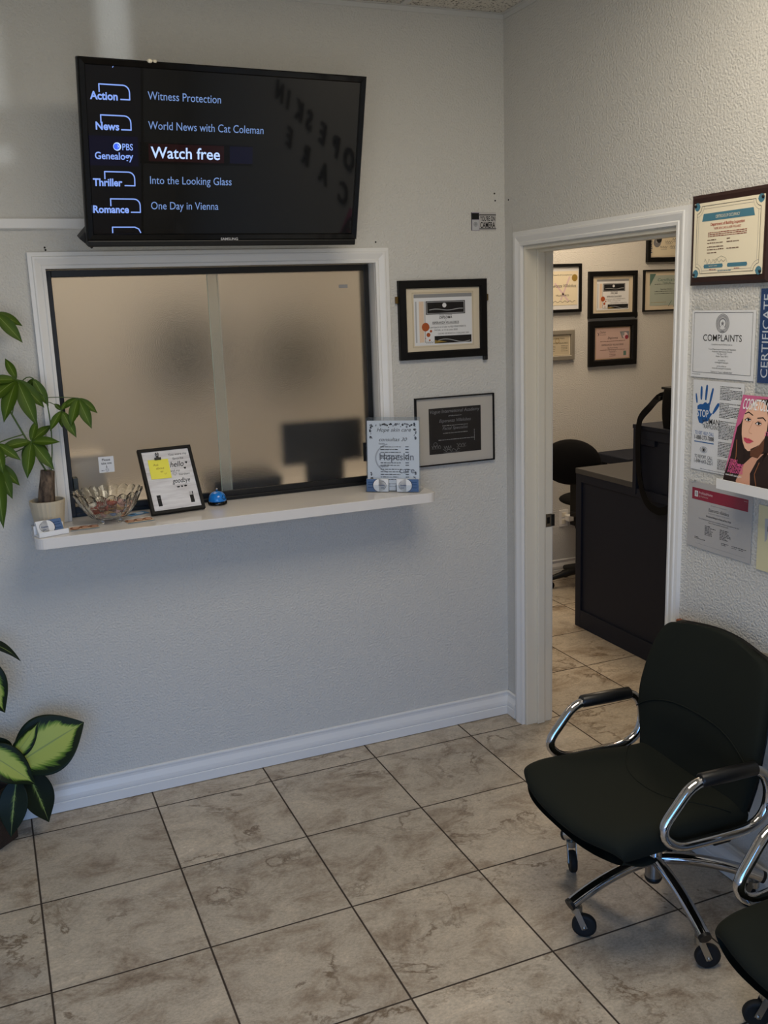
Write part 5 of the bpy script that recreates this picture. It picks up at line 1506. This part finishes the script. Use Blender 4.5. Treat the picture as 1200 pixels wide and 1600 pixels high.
# wall outlet with two adapters
ou = thing('wall_outlet', 'white wall outlet low on the office wall below the stool seat', 'outlet', (1.475, OY, 0.400))
b = MB(); b.box((-0.035, -0.006, -0.058), (0.035, -0.0005, 0.058)); b.build('cover_plate', m_trim, ou, bevel=0.002)
b = MB(); b.box((-0.016, -0.008, 0.008), (0.016, -0.006, 0.040)).box((-0.016, -0.008, -0.040), (0.016, -0.006, -0.008)); b.build('socket', m_jamb, ou, bevel=0.002)
ad = MB(); ad.box((1.478, OY - 0.060, 0.385), (1.520, OY - 0.0085, 0.425)); o = ad.build('white_adapter', 'paper', bevel=0.004); tag(o, 'white plug adapter in the wall outlet', 'adapter')
bd = thing('black_adapter', 'black power brick hanging from the outlet with its cable', 'adapter', (1.545, OY - 0.035, 0.395))
b = MB(); b.box((-0.024, -0.03, -0.045), (0.024, 0.026, 0.03)); b.build('brick', m_black_plastic, bd, bevel=0.004)
b = MB(); b.tube([(0.0, 0, -0.045), (0.01, 0, -0.075), (0.04, 0, -0.06), (0.05, 0, 0.0), (0.03, 0, 0.05), (0.09, -0.05, 0.06)], 0.004, 8); b.build('cable', m_black_plastic, bd)

# ================================================================ RECEPTION behind the frosted glass
rc = thing('work_counter', 'white work counter behind the frosted reception window', 'counter', (-1.25, 0.50, 0))
b = MB(); b.box((-0.95, -0.37, 1.045), (0.95, 0.25, 1.085)); b.build('counter_top', m_lam, rc, bevel=0.002)
for sx in (-0.92, 0.92): b = MB(); b.box((sx - 0.02, -0.34, 0), (sx + 0.02, 0.22, 1.045)); b.build('side_panel', m_lam, rc)
mo = thing('computer_monitor', 'dark computer monitor seen from behind through the frosted glass', 'monitor', (-0.786, 0.175, 1.085))
b = MB(); b.box((-0.178, -0.012, 0.142), (0.178, 0.020, 0.322)); b.build('display_back', m_black_plastic, mo, bevel=0.006)
b = MB(); b.box((-0.085, -0.025, 0.006), (0.085, 0.004, 0.16)); b.build('stand', m_black_plastic, mo, bevel=0.006)
b = MB(); b.box((-0.13, -0.05, 0), (0.13, 0.09, 0.008)); b.build('stand_base', m_black_plastic, mo, bevel=0.003)
pr = thing('desk_printer', 'black desk printer blurred behind the frosted glass left of the monitor', 'printer', (-1.10, 0.24, 1.085))
b = MB(); b.box((-0.165, -0.09, 0), (0.125, 0.16, 0.115)); b.build('printer_body', m_black_plastic, pr, bevel=0.012)
b = MB(); b.box((-0.13, -0.095, 0.02), (0.09, -0.089, 0.05)); b.build('paper_tray', m_black_gloss, pr)
bx = thing('storage_box', 'pale storage box behind the lower left of the frosted glass', 'box', (-1.72, 0.24, 1.085))
b = MB(); b.box((-0.16, -0.07, 0), (0.04, 0.09, 0.25)); b.build('box_body', mat('kraft_grey', (214, 206, 192), 0.8), bx, bevel=0.002)
b = MB(); b.box((-0.163, -0.073, 0.242), (0.043, 0.093, 0.262)); b.build('lid', mat('kraft_lid', (196, 188, 174), 0.8), bx, bevel=0.002)
for x_, z_, w_, h_, lab in ((-1.02, 1.655, 0.34, 0.44, 'large dark picture blurred behind the left half of the frosted glass'), (-0.385, 1.60, 0.38, 0.40, 'smaller dark picture blurred behind the right half of the frosted glass')):
    picture(lab, 'picture frame', (x_, OY, z_), BACK, w_, h_, 0.03, 0.024, m_black_frame, m_black_plastic, simple_doc(w_ * .5, h_ * .5, 'darkpaper', []), w_ * .5, h_ * .5)

# ================================================================ OFFICE CHAIRS
UPX = 0.013
CHP = [(-0.285, 0.366), (-0.330, 0.369), (-0.362, 0.386), (-0.370, 0.408), (-0.345, 0.429), (-0.27, 0.439), (-0.15, 0.436), (-0.02, 0.427), (0.06, 0.423), (0.135, 0.426)]
BKP = [(0.116, 0.405), (0.124, 0.455), (0.128, 0.50), (0.128, 0.55), (0.134, 0.61), (0.148, 0.68), (0.166, 0.75), (0.184, 0.81), (0.196, 0.850), (0.206, 0.876)]


def catmull(P, t):
    n_ = len(P) - 1; f_ = min(max(t, 0), 1) * n_; i = min(int(f_), n_ - 1); u = f_ - i
    g = lambda k: Vector(P[min(max(k, 0), n_)])
    p0, p1, p2, p3 = g(i - 1), g(i), g(i + 1), g(i + 2)
    return 0.5 * ((2 * p1) + (p2 - p0) * u + (2 * p0 - 5 * p1 + 4 * p2 - p3) * u * u + (3 * p1 - p0 - 3 * p2 + p3) * u ** 3)


def seat_hw(t):
    # half width along the seat (0 front lip .. 1 rear)
    if t < 0.42: return 0.270 * (1 - (1 - t / 0.42) ** 2.6 * 0.12)
    return 0.270 - 0.020 * ((t - 0.42) / 0.58) ** 1.5


def back_hw(t):
    ks = [(0.0, 0.245), (0.18, 0.262), (0.34, 0.276), (0.48, 0.280), (0.62, 0.270), (0.78, 0.248), (0.90, 0.224), (0.96, 0.200), (1.0, 0.165)]
    for (a, va), (b_, vb) in zip(ks[:-1], ks[1:]):
        if t <= b_: return va + (vb - va) * (t - a) / (b_ - a)
    return ks[-1][1]


def seat_pt(s, t, lift=0.0):
    """s in -1..1 across, t 0..1 from front lip to the rear"""
    c = catmull(CHP, t); hw_ = seat_hw(t)
    dish = 0.034 * s * s * min(1.0, 0.35 + t * 1.2)
    drop = 0.040 * abs(s) ** 8
    front = 0.115 * abs(s) ** 3.4 * max(0, 1 - t / 0.62) ** 0.9       # rounded front corners in plan
    return Vector((s * hw_ + UPX, c.x + front, c.y + dish - drop + lift))


def back_pt(s, t, lift=0.0):
    c = catmull(BKP, t); hw_ = back_hw(t)
    wrap = -0.034 * s * s + 0.018 * abs(s) ** 7
    crown = -0.022 * s * s * max(0, (t - 0.7) / 0.3)
    return Vector((s * hw_ + UPX, c.x + wrap - lift, c.y + crown + lift * 0.1))


def cushion(pt, nu, nv, thick, nrm, flat=None):
    mb = MB(); w_ = nu + 1
    topv = [pt(-1 + 2 * i / nu, j / nv) for j in range(nv + 1) for i in range(nu + 1)]
    botv = [p_ + nrm * thick for p_ in topv]
    # pull the hidden side in a little so the edge reads as rounded
    cx = sum((p_ for p_ in botv), Vector()) / len(botv)
    botv = [cx + (p_ - cx) * 0.95 for p_ in botv]
    if flat is not None: botv = [Vector((p_.x * 0.96, p_.y * 0.97 - 0.002, min(flat, p_.z - 0.004))) for p_ in topv]
    N = len(topv)
    fs_ = [(j * w_ + i, j * w_ + i + 1, (j + 1) * w_ + i + 1, (j + 1) * w_ + i) for j in range(nv) for i in range(nu)]
    fb = [tuple(N + q for q in reversed(f_)) for f_ in fs_]
    rim = [i for i in range(nu + 1)] + [j * w_ + nu for j in range(1, nv + 1)] + [nv * w_ + i for i in range(nu - 1, -1, -1)] + [j * w_ for j in range(nv - 1, 0, -1)]
    fr_ = [(rim[k], rim[(k + 1) % len(rim)], N + rim[(k + 1) % len(rim)], N + rim[k]) for k in range(len(rim))]
    mb.add(topv + botv, fs_ + fb + fr_, 0, True)
    return mb


def rounded_path(P, r, n_=5, closed=True):
    out = []; N = len(P)
    for i in range(N):
        a, b_, c_ = Vector(P[i - 1]), Vector(P[i]), Vector(P[(i + 1) % N])
        d1, d2 = (a - b_), (c_ - b_)
        r1 = min(r, d1.length * 0.48); r2 = min(r, d2.length * 0.48)
        p1, p2 = b_ + d1.normalized() * r1, b_ + d2.normalized() * r2
        for k in range(n_ + 1): out.append(bez(p1, b_, p2, k / n_))
    return out


def make_chair(label, loc, rz, cast):
    t = thing('office_chair', label, 'chair', loc, (0, 0, rz), 'black office chairs along the right wall')
    st_ = cushion(seat_pt, 22, 26, 0.055, Vector((0, 0.01, -1)), flat=0.368).build('seat', m_fabric, t, bevel=0, subsurf=1)
    # curved piping across the seat
    seam = MB(); seam.tube([seat_pt(-0.93 + 1.86 * k / 30, 0.90 - 0.16 * max(0.0, (1 - abs(-1 + 2 * k / 30) ** 2.6)), 0.0012) for k in range(31)], 0.0019, 6)
    seam.build('seat_piping', m_fabric, st_)
    bk = cushion(back_pt, 22, 24, 0.040, Vector((0, 1, 0.05))).build('backrest', m_fabric, t, subsurf=1)
    seam = MB(); seam.tube([back_pt(-0.97 + 1.94 * k / 30, 0.33 + 0.135 * max(0.0, (1 - abs(-1 + 2 * k / 30) ** 3.2)), 0.0012) for k in range(31)], 0.0022, 6)
    seam.build('back_piping', m_fabric, bk)
    shell = cushion(lambda s, v: back_pt(s * 0.95, 0.02 + v * 0.94) + Vector((0, 0.039, 0.0)), 16, 16, 0.012, Vector((0, 1, 0))).build('back_shell', m_black_plastic, t)
    b_ = MB(); b_.box((-0.09, 0.10, 0.375), (0.09, 0.185, 0.392)); b_.box((-0.05, 0.172, 0.385), (0.05, 0.186, 0.62)); b_.build('back_bracket', m_black_metal, t, bevel=0.004)
    b_ = MB(); b_.box((-0.13, -0.16, 0.340), (0.13, 0.14, 0.366)); b_.box((-0.285, -0.02, 0.366), (0.290, 0.04, 0.384)); b_.build('seat_plate', m_black_metal, t, bevel=0.004)
    for sx in (-1, 1):
        X = 0.292 * sx + UPX * 0.5
        loop = [(X, -0.108, 0.584), (X, 0.122, 0.580), (X, 0.160, 0.510), (X, 0.146, 0.430), (X, 0.085, 0.397), (X, -0.160, 0.403), (X, -0.214, 0.462)]
        a_ = MB(); a_.tube(rounded_path(loop, 0.045), 0.0150, 16, closed=True); ao = a_.build('arm_tube', m_chrome, t)
        p_ = MB(); pp = [Vector((X, -0.085, 0.586)), Vector((X, 0.104, 0.582))]
        p_.tube([pp[0] + (pp[1] - pp[0]) * k for k in (0, .02, .5, .98, 1)], 0.020, 16, radii=[0.017, 0.0205, 0.0215, 0.0205, 0.017]); po = p_.build('arm_pad', m_vinyl, ao); po['label'] = 'black vinyl arm pad'
    b_ = MB(); b_.tube([(0, 0, 0.10), (0, 0, 0.345)], 0.026, 20, radii=[0.026, 0.026]); b_.lathe([(0.0, 0.083), (0.022, 0.083), (0.027, 0.092), (0.027, 0.1)], 20, m=1); b_.build('column', [m_chrome, m_black_plastic], t)
    for k, (ang, sw) in enumerate(cast):
        a = ang; c_, s_ = math.cos(a), math.sin(a)
        q = lambda r, z: Vector((r * c_, r * s_, z))
        lg = MB(); lg.tube([bez(q(0.018, 0.160), q(0.17, 0.172), q(0.328, 0.112), u / 10) for u in range(11)], 0.0185, 16); lo = lg.build('leg', m_chrome, t)
        cp_ = MB(); e1, e2 = q(0.322, 0.1145), q(0.331, 0.1108); cp_.tube([e1, e2], 0.0188, 16); cp_.build('end_cap', m_black_plastic, lo)
        # caster: stem, fork, wheel trailing by the swivel angle
        cw, sw_ = math.cos(sw), math.sin(sw)
        piv = q(0.302, 0.0); whl = piv + Vector((cw, sw_, 0)) * 0.022
        wl2 = MB(); Mx = Matrix(((-sw_, 0, cw), (cw, 0, sw_), (0, 1, 0)))   # local x = axle
        ax = Vector((-sw_, cw, 0)); fw = Vector((cw, sw_, 0)); up = Vector((0, 0, 1))
        Mx = Matrix((ax, fw, up)).transposed()
        wl2.lathe([(0.0, -0.010), (0.024, -0.010), (0.032, -0.011), (0.0365, -0.006), (0.0365, 0.006), (0.032, 0.011), (0.024, 0.010), (0.0, 0.010)], 28, whl + Vector((0, 0, 0.0368)), axis='x', M=Mx)
        wo_ = wl2.build('caster_wheel', m_rubber, lo)
        fk = MB()
        for sd in (-1, 1):
            a1, b1 = piv + ax * sd * 0.014 + up * 0.088, whl + ax * sd * 0.014 + up * 0.036
            zd = (a1 - b1).normalized(); fk.obox((a1 + b1) / 2, (0.0025, 0.018, (a1 - b1).length + 0.010), Matrix((ax, zd.cross(ax).normalized(), zd)).transposed())
            fk.lathe([(0.0, 0.0), (0.006, 0.0005), (0.006, 0.003), (0.0, 0.004)], 10, b1 + ax * sd * 0.0005, axis='x', M=Mx if sd > 0 else Matrix((-ax, -fw, up)).transposed())
        fk.tube([piv + up * 0.080, piv + up * 0.100], 0.0165, 14); fk.tube([piv + up * 0.098, piv + up * 0.125], 0.008, 10)
        fk.build('caster_fork', m_steel, lo)
    return t


RZ = math.radians(-91.5)
world_angs = [41, 113, 185, 257, 329]
swiv = [60, -112, -35, -23, 100]
make_chair('black upholstered office chair with chrome arms below the certificates, farther from the camera', (-0.322, -1.454, 0), RZ,
           [(math.radians(a) - RZ, math.radians(s)-RZ) for a, s in zip(world_angs, swiv)])
RZ2 = math.radians(-84)
make_chair('black upholstered office chair cut by the lower right corner of the picture', (-0.296, -2.285, 0), RZ2,
           [(math.radians(a) - RZ2, math.radians(s) - RZ2) for a, s in zip([36, 108, 180, 252, 324], [200, 150, -40, -60, 160])])

# ================================================================ FLOOR PLANT
fp = thing('potted_dieffenbachia', 'variegated dumb cane plant in dark brown square planter on the floor at left', 'plant', (-2.262, -0.128, 0))


def F(x, y, z): return Vector((x + 2.262, y + 0.128, z))


b = MB()
hb, ht, H_ = 0.080, 0.084, 0.215
ring = lambda r, z: [(sx * r, sy * r, z) for sx, sy in ((-1, -1), (1, -1), (1, 1), (-1, 1))]
vs = ring(hb, 0) + ring(ht, H_) + ring(ht - 0.012, H_) + ring(ht - 0.016, H_ - 0.03)
b.add(vs, [(3, 2, 1, 0)] + [(4 * k + i, 4 * k + (i + 1) % 4, 4 * k + 4 + (i + 1) % 4, 4 * k + 4 + i) for k in range(3) for i in range(4)])
b.build('planter', m_wicker, fp, bevel=0.004, rot=(0, 0, PI / 4))
b = MB(); b.add(ring(ht - 0.016, H_ - 0.03), [(0, 1, 2, 3)]); b.build('soil', m_soil, fp, rot=(0, 0, PI / 4), fix=False)


def dleaf(base, tip, wd_, mt_, droop=0.12, nrm=Vector((-0.1, -0.85, 0.5)), fold=0.18, wav=0.05, p=0.80, q=0.75):
    mb = MB(); leaf(mb, F(*base), F(*tip), wd_, droop, nrm, fold, 12, 20, 0, p, q, wav)
    o_ = mb.build('leaf', mt_, fp, subsurf=1); so_ = o_.modifiers.new('thickness', 'SOLIDIFY'); so_.thickness = 0.0012
    s2 = MB(); r0 = Vector((random.uniform(-.02, .02), random.uniform(-.02, .02), 0.19)); e_ = F(*base)
    s2.tube([bez(r0, Vector((r0.x * .5 + e_.x * .5, r0.y * .5 + e_.y * .5, max(r0.z, e_.z) + 0.03)), e_, k / 6) for k in range(7)], 0.005, 8, radii=[0.008, 0.0075, 0.007, 0.006, 0.005, 0.004, 0.0035]); s2.build('leaf_stalk', m_stem, o_)


dleaf((-2.128, -0.185, 0.310), (-1.880, -0.18, 0.421), 0.108, m_dieff, 0.10, p=0.92, q=0.62, wav=0.03)
dleaf((-2.138, -0.185, 0.335), (-2.035, -0.175, 0.452), 0.034, m_dieff, 0.10, Vector((0.4, -0.85, 0.3)))
dleaf((-2.235, -0.20, 0.405), (-2.070, -0.235, 0.245), 0.062, m_dieff, 0.14, Vector((-0.1, -0.7, 0.7)))
dleaf((-2.095, -0.19, 0.285), (-2.040, -0.195, 0.066), 0.056, m_dieff_dark, 0.10, Vector((0.3, -0.9, 0.2)))
dleaf((-2.130, -0.21, 0.270), (-2.172, -0.25, 0.070), 0.050, m_dieff_dark, 0.10, Vector((-0.2, -0.9, 0.2)))
dleaf((-2.225, -0.17, 0.735), (-2.140, -0.19, 0.515), 0.062, m_dieff, 0.12, Vector((0.1, -0.85, 0.45)))
dleaf((-2.200, -0.13, 0.775), (-2.068, -0.16, 0.685), 0.024, m_dieff_dark, 0.22, Vector((0.1, -0.3, 0.95)))
dleaf((-2.29, -0.14, 0.55), (-2.40, -0.22, 0.42), 0.07, m_dieff, 0.15)
dleaf((-2.31, -0.12, 0.62), (-2.30, -0.30, 0.58), 0.06, m_dieff, 0.2, Vector((0, -0.4, 0.9)))
dleaf((-2.20, -0.16, 0.42), (-2.155, -0.15, 0.30), 0.05, m_dieff_dark, 0.15)
b = MB(); b.tube([(0, 0, 0.17), (0.01, 0, 0.35), (0.03, 0.0, 0.55), (0.05, -0.01, 0.72)], 0.011, 10, radii=[0.014, 0.012, 0.010, 0.007]); b.build('main_stem', m_stem, fp)
